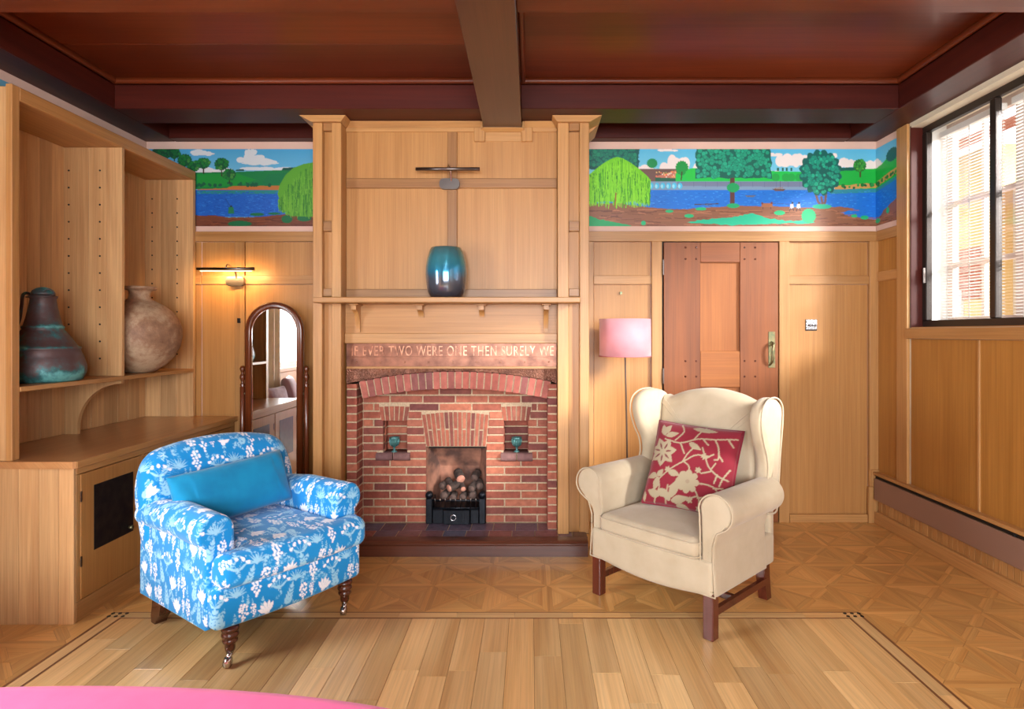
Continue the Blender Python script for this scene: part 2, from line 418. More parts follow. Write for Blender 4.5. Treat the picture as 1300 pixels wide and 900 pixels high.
M['heater'] = plain('brown_heater_metal', (150, 118, 102), .42, metal=.25)
# ================================================================== THE ROOM
YB, XL, XR, YR = 4.384, -2.80, 2.516, -2.75          # back panelling plane, left wall, right wall, rear wall
ZS, ZC = 2.763, 2.945                                # beam soffit, ceiling boards
def pieces(parent, specs, mat, name):
    for sp in specs:
        c = sp[7] if len(sp) > 7 else .002
        part(name, bx(*sp[:6], g=sp[6], c=c), mat, parent)
# ---- floor
T = 0.305; SX0 = 1.61; BY = 2.965                    # parquet module, one seam in x, first seam in y
floor = part('floor', bx(XL - .2, XR + .5, YR - .2, YB + .2, -.15, -.008, g='y', c=0), M['inlay'])
struct(floor, 'oak floor of long boards framed by a border of square parquet panels', 'floor')
PX0, PX1 = SX0 - 12 * T + .079, SX0 - .079                 # the field of long boards
bw = .1185; nb = int(round((PX1 - PX0) / bw)); bw = (PX1 - PX0) / nb
for k in range(nb):
    y = 2.895 - 0.0; xa = PX0 + k * bw
    y -= random.uniform(.25, 1.1) if k % 3 else random.uniform(.05, .5); yt = 2.895
    while yt > YR:
        part('floor_board', bx(xa + .0006, xa + bw - .0006, max(y, YR), yt - .001, -.012, 0, g='y', c=.0008), M['floor_board'], floor)
        yt = y; y -= random.uniform(.75, 1.5)
def strip(x0, x1, y0, y1, g, n, mat, name):
    L = (x1 - x0) if g == 'x' else (y1 - y0)
    for i in range(n):
        a, b = i / n, (i + 1) / n
        if g == 'x': part(name, bx(x0 + L * a + .0006, x0 + L * b - .0006, y0, y1, -.012, 0, g='x', c=.0006), mat, floor)
        else: part(name, bx(x0, x1, y0 + L * a + .0006, y0 + L * b - .0006, -.012, 0, g='y', c=.0006), mat, floor)
bl, br, bt = PX0 - .078, PX1 + .078, 2.965
strip(bl, br, 2.907, 2.955, 'x', 13, M['floor_board'], 'border_strip')
strip(bl + .012, PX0 - .012, YR, 2.907, 'y', 9, M['floor_board'], 'border_strip')
strip(PX1 + .012, br - .012, YR, 2.907, 'y', 9, M['floor_board'], 'border_strip')
for a in ((bl, br, 2.957, 2.9635, 'x'), (PX0, PX1, 2.8985, 2.905, 'x')): strip(*a[:4], a[4], 1, M['inlay'], 'inlay_line')
for a in ((bl, bl + .011, YR, 2.955, 'y'), (PX0 - .011, PX0 - .001, YR, 2.906, 'y'), (PX1 + .001, PX1 + .011, YR, 2.906, 'y'), (br - .011, br, YR, 2.955, 'y')): strip(*a[:4], a[4], 1, M['inlay'], 'inlay_line')
for sx, cx in ((-1, bl + .04), (1, br - .04)):       # dark dowels where the border turns
    for i in range(3):
        for j in range(2): part('dowel', MB().lathe([(0, 0), (.009, 0), (.0085, .0016), (0, .0016)], 10, (cx + (i - 1) * .034, 2.916 + j * .03, .0)), M['black'], floor)
def tile_polys(x0, y0):
    """one parquet panel: four rails, an X of split arms and four triangles; polygons with a grain angle"""
    b = .026; out = []; t = T; g = .0007
    out += [([(0, 0), (t, 0), (t - b, b), (b, b)], 0), ([(0, t), (b, t - b), (t - b, t - b), (t, t)], 0)]
    out += [([(0, 0), (b, b), (b, t - b), (0, t)], 90), ([(t, 0), (t, t), (t - b, t - b), (t - b, b)], 90)]
    lo, hi, c, a = b, t - b, t / 2, .034
    for q in range(4):
        ang = q * math.pi / 2; ca, sa = round(math.cos(ang)), round(math.sin(ang))
        def rot(p): dx, dy = p[0] - c, p[1] - c; return (c + dx * ca - dy * sa, c + dx * sa + dy * ca)
        out.append(([rot(p) for p in ((lo + a, lo), (hi - a, lo), (c, c - a))], 0 if q % 2 == 0 else 90))
        out.append(([rot(p) for p in ((lo, lo), (lo + a, lo), (c, c - a), (c, c))], 45 + 90 * q))
        out.append(([rot(p) for p in ((lo, lo), (c, c), (c - a, c), (lo, lo + a))], 45 + 90 * q))
    res = []
    for poly, gr in out:
        P = np.array(poly); m = P.mean(0); d = P - m; L = np.linalg.norm(d, axis=1, keepdims=True); P = m + d * (1 - g / L * 1.4)
        res.append((P + (x0, y0), gr))
    return res
def clip_rect(P, x0, x1, y0, y1):
    P = [tuple(p) for p in P]
    for ax, lim, sg in ((0, x0, 1), (0, x1, -1), (1, y0, 1), (1, y1, -1)):
        out = []
        for i in range(len(P)):
            a, b = P[i - 1], P[i]; ia, ib = sg * (a[ax] - lim) >= 0, sg * (b[ax] - lim) >= 0
            if ia != ib:
                t = (lim - a[ax]) / (b[ax] - a[ax]); out.append((a[0] + t * (b[0] - a[0]), a[1] + t * (b[1] - a[1])))
            if ib: out.append(b)
        P = out
        if not P: return None
    ar = .5 * abs(sum(P[i - 1][0] * P[i][1] - P[i][0] * P[i - 1][1] for i in range(len(P))))
    return P if ar > 2e-5 else None
pq = []
for i in range(-16, 4):
    for j in range(-20, 6):
        x0, y0 = SX0 + i * T, BY + j * T; xm, ym = x0 + T / 2, y0 + T / 2
        if x0 > XR or y0 > YB or y0 + T < YR or x0 + T < XL: continue
        if y0 < BY - .01 and bl - .01 < xm < br + .01: continue
        for P, gr in tile_polys(x0, y0):
            Q = clip_rect(P, XL, XR - .03, YR, YB)
            if Q:
                m = np.mean(Q, 0); px = VX + FPX * m[0] / max(m[1], .1); py = VY + FPX * CAMZ / max(m[1], .1)
                hid = (m[0] < -2.13 and m[1] > 2.84) or (-1.36 < m[0] < .33 and m[1] > 3.7) or not (0 < px < 1300 and py < 900)
                pq.append((m[1] + (100 if hid else 0), Q, gr))
pq.sort(key=lambda t: t[0]); rest = MB()
def wood_prism(mb, Q, gr):
    ca, sa = math.cos(R(gr)), math.sin(R(gr)); n = len(Q)
    Q = list(Q) if sum(Q[i - 1][0] * Q[i][1] - Q[i][0] * Q[i - 1][1] for i in range(n)) > 0 else list(Q)[::-1]
    vs = [(p[0], p[1], 0) for p in Q] + [(p[0], p[1], -.008) for p in Q]
    mb.add(vs, [tuple(range(n))] + [(i, n + i, n + (i + 1) % n, (i + 1) % n) for i in range(n)], False, lambda p: (p[0] * ca + p[1] * sa, -p[0] * sa + p[1] * ca))
for k, (_, Q, gr) in enumerate(pq):
    if k < 300: mb = MB(); wood_prism(mb, Q, gr); part('parquet_piece', mb, M['parquet'], floor)
    else: wood_prism(rest, Q, gr)
o = part('parquet_pieces', rest, M['parquet'], floor); o['kind'] = 'stuff'

# ---- murals (painted on the plaster, in photograph measurements of the back wall)
def rough_edge(pts, amp, n=6, seed=1):
    rr = random.Random(seed); out = []
    for a, b in zip(pts, pts[1:]):
        for k in range(n):
            t = k / n; out.append((a[0] + (b[0] - a[0]) * t + rr.uniform(-amp, amp), a[1] + (b[1] - a[1]) * t + rr.uniform(-amp, amp)))
    out.append(pts[-1]); return out
def blob(cv, cx, cy, rx, ry, col, seed=0, lobes=16, amp=.14):
    rr = random.Random(seed); P = []
    for k in range(lobes * 4):
        a = 2 * math.pi * k / (lobes * 4); q = 1 + amp * abs(math.sin(a * lobes / 2)) - amp * .5 + rr.uniform(-.02, .02)
        P.append((cx + rx * q * math.cos(a), cy + ry * q * math.sin(a)))
    cv.poly(P, col)
def leafy(cv, cx, cy, rx, ry, base, dark, light, seed, cell=4.2, box=None):
    """a crown made of many rounded clumps outlined in a darker green"""
    rr = random.Random(seed)
    if box: cv.poly(rough_edge([(box[0], box[1]), (box[2], box[1]), (box[2], box[3]), (box[0], box[3]), (box[0], box[1])], 1.6, 12, seed), dark)
    else: blob(cv, cx, cy, rx, ry, dark, seed)
    n = int(3.2 * rx * ry / cell ** 2 * (1.3 if box else 1.0))
    for k in range(n):
        if box: px, py = rr.uniform(box[0] + 2, box[2] - 2), rr.uniform(box[1], box[3] - 2)
        else:
            a, q = rr.uniform(0, 6.283), math.sqrt(rr.random()) * .93; px, py = cx + rx * q * math.cos(a), cy + ry * q * math.sin(a)
        r = cell * rr.uniform(.38, .62); c_ = light if rr.random() < .35 else base
        cv.disc(px, py, r + .35, dark); cv.disc(px, py, r, c_)
def cloud(cv, cx, cy, w_, h_, col, seed):
    rr = random.Random(seed)
    for k in range(9): cv.disc(cx + rr.uniform(-.5, .5) * w_, cy - rr.uniform(0, .5) * h_ * (1 - abs(k - 4) / 9), w_ * rr.uniform(.14, .24), col, h_ * rr.uniform(.25, .42))
    cv.disc(cx, cy, w_ * .6, col, h_ * .22)
def water(cv, pts, base, seed, n, x0, x1, y0, y1):
    cv.poly(pts, base); rr = random.Random(seed)
def ripples(cv, seed, n, x0, x1, ylo, yhi, cols):
    rr = random.Random(seed)
    for k in range(n):
        x = rr.uniform(x0, x1); y = rr.uniform(ylo(x), yhi(x)); l = rr.uniform(1, 4)
        cv.stroke([(x, y), (x + l, y + rr.uniform(-.3, .3))], .55, cols[rr.randrange(len(cols))])
def streaks(cv, seed, n, x0, x1, ylo, yhi, cols, wd=.8, L=(8, 26)):
    rr = random.Random(seed)
    for k in range(n):
        x = rr.uniform(x0, x1); y = rr.uniform(ylo(x), yhi(x)); l = rr.uniform(*L)
        cv.stroke([(x, y), (x + l / 2, y + rr.uniform(-1, 1)), (x + l, y + rr.uniform(-1, 1.4))], wd, cols[rr.randrange(len(cols))])
def willow(cv, outline, top, bot, seed, n, c1, c2, dk, clip):
    rr = random.Random(seed); cv.poly(outline, c1)
    for k in range(n):
        t = rr.random(); x = clip[0] + (clip[1] - clip[0]) * t; y0 = top(x); y1 = bot(x)
        if y1 <= y0 + 3: continue
        ya = rr.uniform(y0, y0 + (y1 - y0) * .8); yb = min(y1 + rr.uniform(-4, 4), ya + rr.uniform(8, 26))
        cv.stroke([(x, ya), (x + rr.uniform(-.8, .8), (ya + yb) / 2), (x + rr.uniform(-.5, .5), yb)], rr.uniform(.5, .95), (c1, c2, c2, dk)[rr.randrange(4)])
SKY, BLUE, MUD = (86, 186, 226), (22, 116, 214), (140, 92, 66)
# right part of the back wall (x 745..1113) and on round the corner (1113..1142, unfolded)
cv = Canvas(740, 188, 1170, 288.5, 2.2, SKY)
for k in range(60): cv.stroke([(740, 189 + k * .9), (1170, 189 + k * .9)], 1.0, (88 + k, 186 + int(k * .5), 226 + int(k * .12)))
for a in ((826, 219, 26, 14, 1), (857, 214, 30, 26, 2), (890, 217, 22, 20, 3), (982, 221, 14, 7, 4), (1007, 206, 34, 18, 5), (983, 197, 18, 5, 6), (847, 191, 20, 4, 7), (1078, 209, 20, 14, 8), (1112, 212, 30, 14, 9), (1052, 198, 16, 6, 10), (1150, 184, 22, 12, 11)): cloud(cv, *a[:4], (236, 226, 222), a[4])
cv.poly([(812, 214), (870, 214), (870, 231), (812, 231)], (112, 84, 78)); cv.poly([(832, 224), (858, 216), (862, 226), (836, 228)], (196, 120, 100))
for k in range(26): cv.disc(random.uniform(833, 858), random.uniform(217, 225), .9, random.choice([(240, 120, 90), (236, 200, 120), (150, 170, 80), (225, 214, 200)]))
cv.poly([(858, 220), (880, 213), (930, 216), (980, 217), (1020, 218), (1020, 233), (858, 232)], (22, 196, 78))
cv.poly(rough_edge([(1060, 216), (1113, 214), (1125, 212), (1170, 196), (1170, 240), (1060, 240)], .3, 6), (20, 178, 66))
cv.poly([(1062, 213), (1088, 212), (1088, 216), (1062, 217)], (16, 96, 84)); blob(cv, 1147, 206, 12, 8, (12, 96, 84), 3)
cv.poly(rough_edge([(1060, 236), (1113, 232), (1142, 226), (1170, 222), (1170, 229), (1142, 233), (1113, 238), (1060, 241)], .6, 8), (196, 150, 84))
for k in range(34): x = random.uniform(1062, 1165); cv.disc(x, 236 - max(0, (x - 1100)) * .12 + random.uniform(-1.5, 2.5), random.uniform(1, 2.6), random.choice([(24, 120, 52), (14, 92, 60), (40, 150, 70)]))
for x in (982, 995, 1002, 1012): blob(cv, x + 3, 225, 5, 5, (26, 166, 70), int(x))
for x in (988, 994, 999, 1005): cv.poly([(x - 1.2, 213), (x + 1.2, 213), (x + 1.2, 217), (x - 1.2, 217)], (20, 92, 72))
cv.poly([(740, 240), (826, 230), (1030, 230), (1030, 243), (740, 243)], (126, 156, 186)); cv.poly([(860, 230.5), (1030, 230.5), (1030, 237), (860, 236)], (116, 128, 158))
for k in range(11): x = 866 + k * 15; cv.stroke([(x, 231), (x, 237)], .6, (92, 106, 140))
cv.poly([(740, 241), (1030, 241), (1060, 240), (1113, 240), (1145, 236), (1170, 232), (1170, 275), (1113, 279), (1040, 274), (960, 264), (860, 268), (820, 268), (740, 262)], BLUE)
cv.poly([(1055, 240), (1113, 239.5), (1150, 235), (1170, 232), (1170, 236), (1113, 244), (1055, 246)], (40, 140, 160))
ripples(cv, 5, 900, 745, 1165, lambda x: 242, lambda x: 274, [(44, 142, 232), (14, 96, 196), (70, 160, 236), (20, 110, 222)])
for k in range(6): cv.disc(827 + k * 7.3, 235.7, 3.0, (70, 190, 230), 3.8); cv.disc(826 + k * 7.3, 236.2, 1.6, (150, 222, 240), 2.4)
cv.poly(rough_edge([(740, 258), (790, 258), (822, 263), (860, 266), (900, 263), (940, 261), (990, 262), (1040, 264), (1066, 262), (1086, 265), (1066, 270), (1078, 274), (1100, 277), (1113, 279), (1122, 276), (1130, 270), (1170, 255), (1170, 289), (740, 289), (740, 258)], .5, 6), MUD)
streaks(cv, 9, 170, 740, 1150, lambda x: 266 + (10 if x > 1075 else 0), lambda x: 288, [(120, 74, 52), (162, 104, 72), (108, 66, 52), (150, 98, 78), (176, 116, 84)], 1.0)
cv.poly(rough_edge([(740, 270), (756, 277), (775, 281), (800, 286), (805, 289), (740, 289)], .8, 6), (14, 160, 96))
cv.poly(rough_edge([(872, 282), (900, 278), (930, 276), (955, 270), (975, 277), (1000, 280), (1030, 280), (1036, 283), (990, 284), (930, 286), (872, 282)], .9, 8), (22, 184, 142))
for a in ((1027, 274, 9, 9), (990, 270, 7, 3), (875, 274, 6, 2.4), (817, 283, 3, 3), (1117, 281, 5, 3), (1138, 272, 3, 4), (1085, 274, 4, 2), (1098, 276, 5, 2.6), (850, 268, 5, 2), (890, 265, 7, 2)): blob(cv, *a, (24, 178, 116), int(a[0]))
leafy(cv, 0, 0, 24, 28, (14, 124, 98), (8, 88, 84), (22, 140, 104), 3, 4.5, (740, 186, 811, 214))
top = lambda x: 199 + abs(x - 784) ** 1.45 * .125; bot = lambda x: 262 - abs(x - 786) * .1
willow(cv, [(745, 258)] + [(x, top(x)) for x in range(746, 827, 3)] + [(826, 240), (824, 258), (806, 254), (790, 258), (770, 255)], top, bot, 4, 900, (112, 206, 22), (134, 222, 40), (52, 146, 22), (747, 826))
cv.stroke([(781, 262), (782, 245)], 1.8, (150, 110, 40))
blob(cv, 828, 207, 6.5, 6, (16, 142, 78), 5); blob(cv, 866, 213, 8, 9, (20, 150, 66), 6); cv.stroke([(865, 228), (866, 218)], 1.4, (70, 40, 34)); blob(cv, 878, 222, 8, 8, (34, 196, 70), 8); cv.poly([(832, 225), (858, 226), (858, 230), (832, 230)], (24, 96, 72))
cv.poly([(927, 220), (933, 220), (933, 262), (927, 262)], (96, 58, 52)); blob(cv, 931, 238, 8, 6, (18, 160, 92), 9)
leafy(cv, 930, 206, 50, 26, (26, 156, 122), (14, 98, 84), (34, 172, 134), 11, 4.6, (884, 184, 979, 226)); blob(cv, 931, 261, 8, 3, (22, 170, 110), 5)
for p in (((1036, 246), (1039, 256), (1044, 262)), ((1049, 246), (1048, 256), (1045, 262)), ((1043, 250), (1045, 262))): cv.stroke(p, 3.0, (112, 84, 84))
leafy(cv, 1042, 219, 26, 28, (18, 152, 124), (10, 98, 90), (36, 178, 140), 12, 4.4); blob(cv, 1044, 262, 12, 3, (28, 180, 140), 6)
cv.stroke([(1092.5, 224), (1092.5, 213)], 1.8, (84, 52, 36)); leafy(cv, 1092, 210, 8, 8, (56, 158, 58), (30, 116, 46), (96, 178, 62), 13, 3.2)
cv.poly([(980, 239.5), (998, 239.5), (995, 242.5), (985, 242.5)], (110, 80, 70)); cv.stroke([(991, 240), (991, 230)], .6, (70, 60, 60)); cv.stroke([(984, 239), (994, 238)], 1, (150, 120, 90))
cv.poly([(946, 248), (960, 248), (957, 250), (949, 250)], (90, 100, 120)); cv.stroke([(882, 259.5), (912, 258.5)], 1.2, (80, 60, 56)); cv.stroke([(896, 260), (904, 263)], .6, (110, 90, 60))
cv.poly([(967, 258), (981, 258), (981, 263), (967, 263)], (164, 104, 70)); cv.stroke([(969, 263), (969, 265)], .8, (90, 60, 50)); cv.stroke([(979, 263), (979, 265)], .8, (90, 60, 50)); cv.disc(968, 258, 1.4, (110, 60, 50)); cv.disc(980, 257.5, 1.4, (110, 60, 50))
cv.stroke([(981, 258), (1003, 259)], .4, (70, 60, 60))
for x in (1005.5, 1014): cv.poly([(x - 2, 259), (x + 2, 258), (x + 2.6, 264), (x - 2.4, 265)], (206, 206, 214)); cv.disc(x + .8, 257.4, 1.3, (60, 50, 60)); cv.stroke([(x - 1.4, 264), (x - 3, 268)], .9, (54, 44, 52)); cv.stroke([(x + 1.4, 264), (x + 2.4, 267.5)], .9, (54, 44, 52))
CVR = cv
cv = Canvas(170, 188, 440, 288.5, 2.2, SKY)
for k in range(60): cv.stroke([(170, 189 + k * .9), (440, 189 + k * .9)], 1.0, (70 + k, 158 + int(k * .6), 206 + int(k * .3)))
for a in ((258, 195, 24, 8, 1), (318, 203, 28, 12, 2), (330, 207, 40, 8, 3), (270, 217, 40, 7, 4), (318, 195, 12, 10, 5), (345, 215, 60, 5, 6)): cloud(cv, *a[:4], (206, 214, 220), a[4])
cv.poly([(170, 214), (230, 219), (300, 218), (350, 216), (440, 216), (440, 240), (170, 240)], (12, 122, 66)); cv.poly([(250, 221), (300, 220), (325, 228), (300, 236), (250, 238)], (18, 140, 54)); cv.poly([(340, 221), (380, 218), (380, 232), (330, 236)], (10, 116, 70))
cv.poly(rough_edge([(250, 240), (285, 239), (295, 236), (340, 236), (380, 234), (380, 241), (250, 243)], .5, 6), (176, 110, 56))
for k in range(30): x = random.uniform(250, 360); cv.disc(x, random.uniform(232, 236), random.uniform(1, 2.4), (8, 88, 62))
cv.poly([(170, 241), (440, 241), (440, 275), (170, 275)], (20, 92, 190)); cv.poly([(250, 242), (365, 241), (362, 246), (250, 246)], (32, 128, 130))
ripples(cv, 15, 520, 250, 372, lambda x: 243, lambda x: 274, [(34, 112, 206), (14, 78, 172), (52, 130, 214), (18, 96, 196)])
cv.poly(rough_edge([(170, 276), (270, 273), (290, 276), (330, 275), (360, 272), (440, 272), (440, 289), (170, 289)], .4, 8), (112, 62, 42))
streaks(cv, 19, 60, 250, 395, lambda x: 277, lambda x: 288, [(92, 46, 34), (128, 74, 48), (104, 56, 40)], 1.0)
for a in ((304, 284, 15, 4), (364, 278, 7, 5), (386, 277, 9, 4), (326, 272, 9, 2), (348, 271, 8, 1.6)): blob(cv, *a, (10, 104, 62), int(a[0]))
for x, y, r in ((200, 194, 8), (212, 193, 8), (221, 194, 7)): cv.stroke([(x, y), (x, y + 10)], 1.3, (52, 38, 34)); leafy(cv, x, y, r, 7, (20, 104, 52), (10, 74, 48), (30, 120, 60), int(x), 3.4)
for x, y, r, tr in ((234, 203, 9, 12), (258, 207, 8, 13), (281, 208, 9, 15), (245, 211, 8, 6), (291, 221, 8, 11)):
    cv.stroke([(x, y + tr), (x, y)], 1.5, (52, 38, 34)); leafy(cv, x, y, r, r * .85, (22, 120, 50), (12, 84, 50), (70, 140, 62), int(x), 3.4)
cv.poly([(298, 217), (310, 217), (309, 214.5), (300, 215)], (10, 70, 66)); cv.poly([(357, 216), (376, 216), (375, 212), (359, 213)], (12, 76, 70))
top = lambda x: 207 + abs(x - 396) ** 1.5 * .16; bot = lambda x: 274 - max(0, 372 - x) * .55
willow(cv, [(352, 246), (355, 234), (362, 222), (372, 213), (385, 208), (397, 206), (440, 206), (440, 277), (368, 274), (357, 262)], top, bot, 24, 620, (86, 158, 44), (104, 172, 54), (40, 116, 40), (353, 434))
cv.disc(293, 262, 1.5, (30, 40, 50)); cv.poly([(290, 263), (296, 263), (297, 271), (289, 271)], (30, 120, 80)); cv.stroke([(292, 262), (286, 252)], .5, (30, 60, 80))
CVL = cv
mural_mat, nt, b = new_mat('mural_paint'); a_ = N(nt, 'ShaderNodeAttribute', attribute_name='Col'); nt.links.new(a_.outputs['Color'], b.inputs['Base Color']); b.inputs['Roughness'].default_value = .45
def mural(cvs, px0, px1, fn, parent, label, py0=189, py1=287, res=2.0):
    nx, ny = int((px1 - px0) * res) + 1, int((py1 - py0) * res) + 1
    A, B = np.meshgrid(np.linspace(px0, px1, nx), np.linspace(py0, py1, ny), indexing='xy'); A, B = A.ravel(), B.ravel()
    I = (np.arange(ny - 1)[:, None] * nx + np.arange(nx - 1)[None]).ravel()
    me = grid_mesh('mural', fn(A, CAMZ - (B - VY) * YB / FPX), np.stack([I, I + nx, I + nx + 1, I + 1], 1), False, cvs.sample(A, B))
    o = link('mural', me, mural_mat, parent); o['label'] = label; return o

# ---- back wall
wall_back = part('wall_back', bx(XL - .2, XR + .6, YB + .006, YB + .16, 0, 3.1, c=0), M['pink'])
struct(wall_back, 'panelled end wall with a painted river frieze above the oak', 'wall')
S = YB / FPX; xb = lambda p: (p - VX) * S; zb = lambda p: CAMZ - (p - VY) * S
ZR1, ZR0 = zb(294.3), zb(307)                        # top rail of the panelling
F_ = YB - .014
def pw(p0, p1, z0, z1, name, y0=None, g='z', mat='oak_frame'):
    if name == 'panel': p0, p1, z1 = p0 + .35, p1 - .35, z1 - .002
    return part(name, bx(xb(p0), xb(p1), y0 or F_, YB + .006, z0, z1, g=g), M[mat], wall_back)
for p0, p1 in ((186, 256), (256.5, 299), (311.5, 430)):
    pw(p0, p1, zb(350), ZR0, 'panel', YB - .002, mat='oak'); pw(p0, p1, 0, zb(361), 'panel', YB - .002, mat='oak'); pw(p0, p1, zb(361), zb(350), 'rail', g='x')
pw(299, 311.5, 0, ZR0, 'stile'); pw(184, 430, ZR0, ZR1, 'top_rail', F_ - .004, 'x')
for p0, p1 in ((753.5, 826), (1001, 1101.5)):
    pw(p0, p1, zb(350), ZR0, 'panel', YB - .002, mat='oak'); pw(p0, p1, 0, zb(361), 'panel', YB - .002, mat='oak'); pw(p0, p1 + .5, zb(361), zb(350), 'rail', g='x')
pw(735, 753.2, 0, ZR0, 'stile'); pw(826.5, 839.5, 0, ZR0, 'door_casing', F_ - .012); pw(987.5, 1000.5, 0, ZR0, 'door_casing', F_ - .012); pw(1101.8, 1113, 0, ZR0, 'stile', F_ - .012)
pw(735, 1113, ZR0, ZR1, 'top_rail', F_ - .012, 'x')
mural(CVL, 184, 430, lambda a, z: np.column_stack([xb(a), np.full(len(a), YB + .0045), z]), wall_back, 'painted frieze of a fisherman by a lake with a willow')
mural(CVR, 740, 1113, lambda a, z: np.column_stack([xb(a), np.full(len(a), YB + .0045), z]), wall_back, 'painted frieze of a river with a stone bridge and round trees')
bb = part('baseboard_back', bx(xb(1001), xb(1099), YB - .03, YB - .0025, 0, zb(651.5), g='x', c=.004), M['oak_frame']); struct(bb, 'low oak skirting board right of the door', 'baseboard')
bb = part('baseboard_back', bx(xb(752), xb(826), YB - .03, YB - .0025, 0, zb(651.5), g='x', c=.004), M['oak_frame']); struct(bb, 'low oak skirting board between the fireplace and the door', 'baseboard')
hk = part('hook', MB().box(xb(786.5), xb(789.5), YB - .02, YB - .0025, zb(374), zb(370.5), c=.001), M['brass'], wall_back)
hk = part('hook', MB().box(xb(303.5), xb(306.5), YB - .03, YB - .0145, zb(410), zb(404), c=.001), M['iron'], wall_back)
# ---- door
DX0, DX1, DZ = xb(841.5), xb(986), zb(308.5); DY = YB - .010
door = thing('door_1', ((DX0 + DX1) / 2, DY, 0), 'red-brown pegged wooden door with a brass handle behind the cream wing chair', 'door'); door['kind'] = 'structure'
sx0, sx1 = xb(887.5), xb(937.5)
DF = DY - .024
part('door_backing', bx(DX0 - .012, DX1 + .012, YB - .002, YB + .005, 0, DZ + .008, c=0), M['black'], door)
part('stile', bx(DX0, sx0, DF, YB - .003, .006, DZ, g='z'), M['door'], door); part('stile', bx(sx1, DX1 - .003, DF, YB - .003, .006, DZ, g='z'), M['door'], door)
for a, b_ in ((308.5, 333.5), (445.5, 491), (590, 661)): part('rail', bx(sx0 + .001, sx1 - .001, DF + .002, YB - .003, max(zb(b_), .006), zb(a), g='x'), M['door' if a == 308.5 else 'door_panel'], door)
for a, b_ in ((333.5, 445.5), (491, 590)): part('door_panel', bx(sx0, sx1, DY - .0015, YB - .003, zb(b_), zb(a), g='z', c=0), M['door_panel'], door)
for py in (315, 329.5, 458, 477.5):
    for px in (868.7, 882.2, 943, 956.5): part('peg', MB().tube([(xb(px), DF - .001, zb(py)), (xb(px), DF + .008, zb(py))], .0075, 10), M['walnut'], door)
for py in (340, 477): part('hinge', bx(DX0 - .010, DX0 + .001, DF - .006, DF + .01, zb(py + 10), zb(py - 10)), M['chrome_dark'], door)
DY = DF + .012
hx = xb(977.3); hd = part('door_handle', bx(hx - .024, hx + .024, DY - .017, DY - .011, zb(466.5), zb(421), c=.003), M['brass'], door, label='greenish brass door handle plate')
part('grip', MB().tube(smooth_curve([(hx - .004, DY - .016, zb(434)), (hx - .006, DY - .055, zb(437)), (hx - .010, DY - .062, zb(446)), (hx - .010, DY - .05, zb(458)), (hx - .016, DY - .018, zb(463))], 6), [.007] * 4 + [.010] * 16 + [.007] * 5, 10), M['brass'], hd)
part('thumb_latch', MB().box(hx - .012, hx + .014, DY - .05, DY - .016, zb(438), zb(435), c=.003), M['brass'], hd)
# ---- light switch
sw = thing('light_switch', (xb(1029.8), YB - .0025, zb(412.5)), 'small chrome light switch plate with three toggles on the oak panel', 'light switch')
part('plate', bx(xb(1023), xb(1036.5), YB - .012, YB - .003, zb(418.5), zb(405.5), c=.002), M['steel'], sw)
part('back_box', bx(xb(1022.3), xb(1036.5), YB - .006, YB - .0025, zb(419.8), zb(405.5), c=0), M['black'], sw)
for k in range(3): part('toggle', MB().tube([(xb(1026 + k * 3.9), YB - .026, zb(413.5)), (xb(1026 + k * 3.9), YB - .011, zb(412.5))], .006, 10), M['chrome_dark'], sw)

# ---- right wall with the window
WY1, WY0, WZ0, WZ1 = 4.0, 1.2, 1.405, 2.742           # opening
wall_right = part('wall_right', MB().box(XR, XR + .28, YR - .2, YB + .1, 0, WZ0, c=0).box(XR, XR + .28, YR - .2, YB + .1, WZ1, 3.1, c=0).box(XR, XR + .28, WY1, YB + .1, WZ0, WZ1, c=0).box(XR, XR + .28, YR - .2, WY0, WZ0, WZ1, c=0), M['plaster'])
struct(wall_right, 'oak panelled window wall with a heater along its foot', 'wall')
def pr(y0, y1, z0, z1, name, d=.014, g='z', mat='oak_frame'):
    if mat == 'oak': mat = 'oak_gold'
    return part(name, bx(XR - d, XR - .0005, y0, y1, z0, z1, g=g), M[mat], wall_right)
pr(4.36, YB - .013, .37, ZR0, 'stile', .014)
pr(4.12, 4.36, zb(346), ZR0, 'panel', .003, mat='oak'); pr(4.12, 4.36, .37, zb(358), 'panel', .003, mat='oak'); pr(4.12, 4.36, zb(358), zb(346), 'rail', .012, 'y')
pr(4.0, 4.115, .37, ZS - .002, 'window_post', .020)
pr(4.116, YB - .013, ZR0, ZR1, 'top_rail', .018, 'y')
pr(4.116, YB - .001, ZR1, 2.155, 'plaster_band', .004, 'y', 'pink'); pr(4.116, YB - .001, 2.711, ZS, 'plaster_band', .004, 'y', 'pink')
# the mural turns the corner: one pixel of the drawing beyond 1113 is one back-wall pixel of width, foreshortened by the camera only
mural(CVR, 1113, 1162, lambda a, z: np.column_stack([np.full(len(a), XR - .005), YB - (a - 1113) * S, z]), wall_right, 'end of the painted river frieze turning the corner', res=1.6)
pr(WY0 - .1, 3.999, 1.335, WZ0 - .002, 'window_sill', .034, 'y')
ys = [3.985, 3.37, 2.75, 2.13, 1.5, .88, .26, -.36, -1.0, -1.7, -2.74]
for a, b_ in zip(ys, ys[1:]):
    pr(b_ + .012, a - .004, .365, 1.333, 'panel', .004, mat='oak'); pr(b_ - .004, b_ + .011, .365, 1.333, 'batten', .012)
for a, b_ in ((WY0 - .1, -.8), (-.81, -2.74)): pr(b_, a, 1.34, ZR1, 'panel', .004, mat='oak')
pr(YR, WY0 - .1, ZR1, ZS, 'plaster_band', .003, 'y', 'pink')
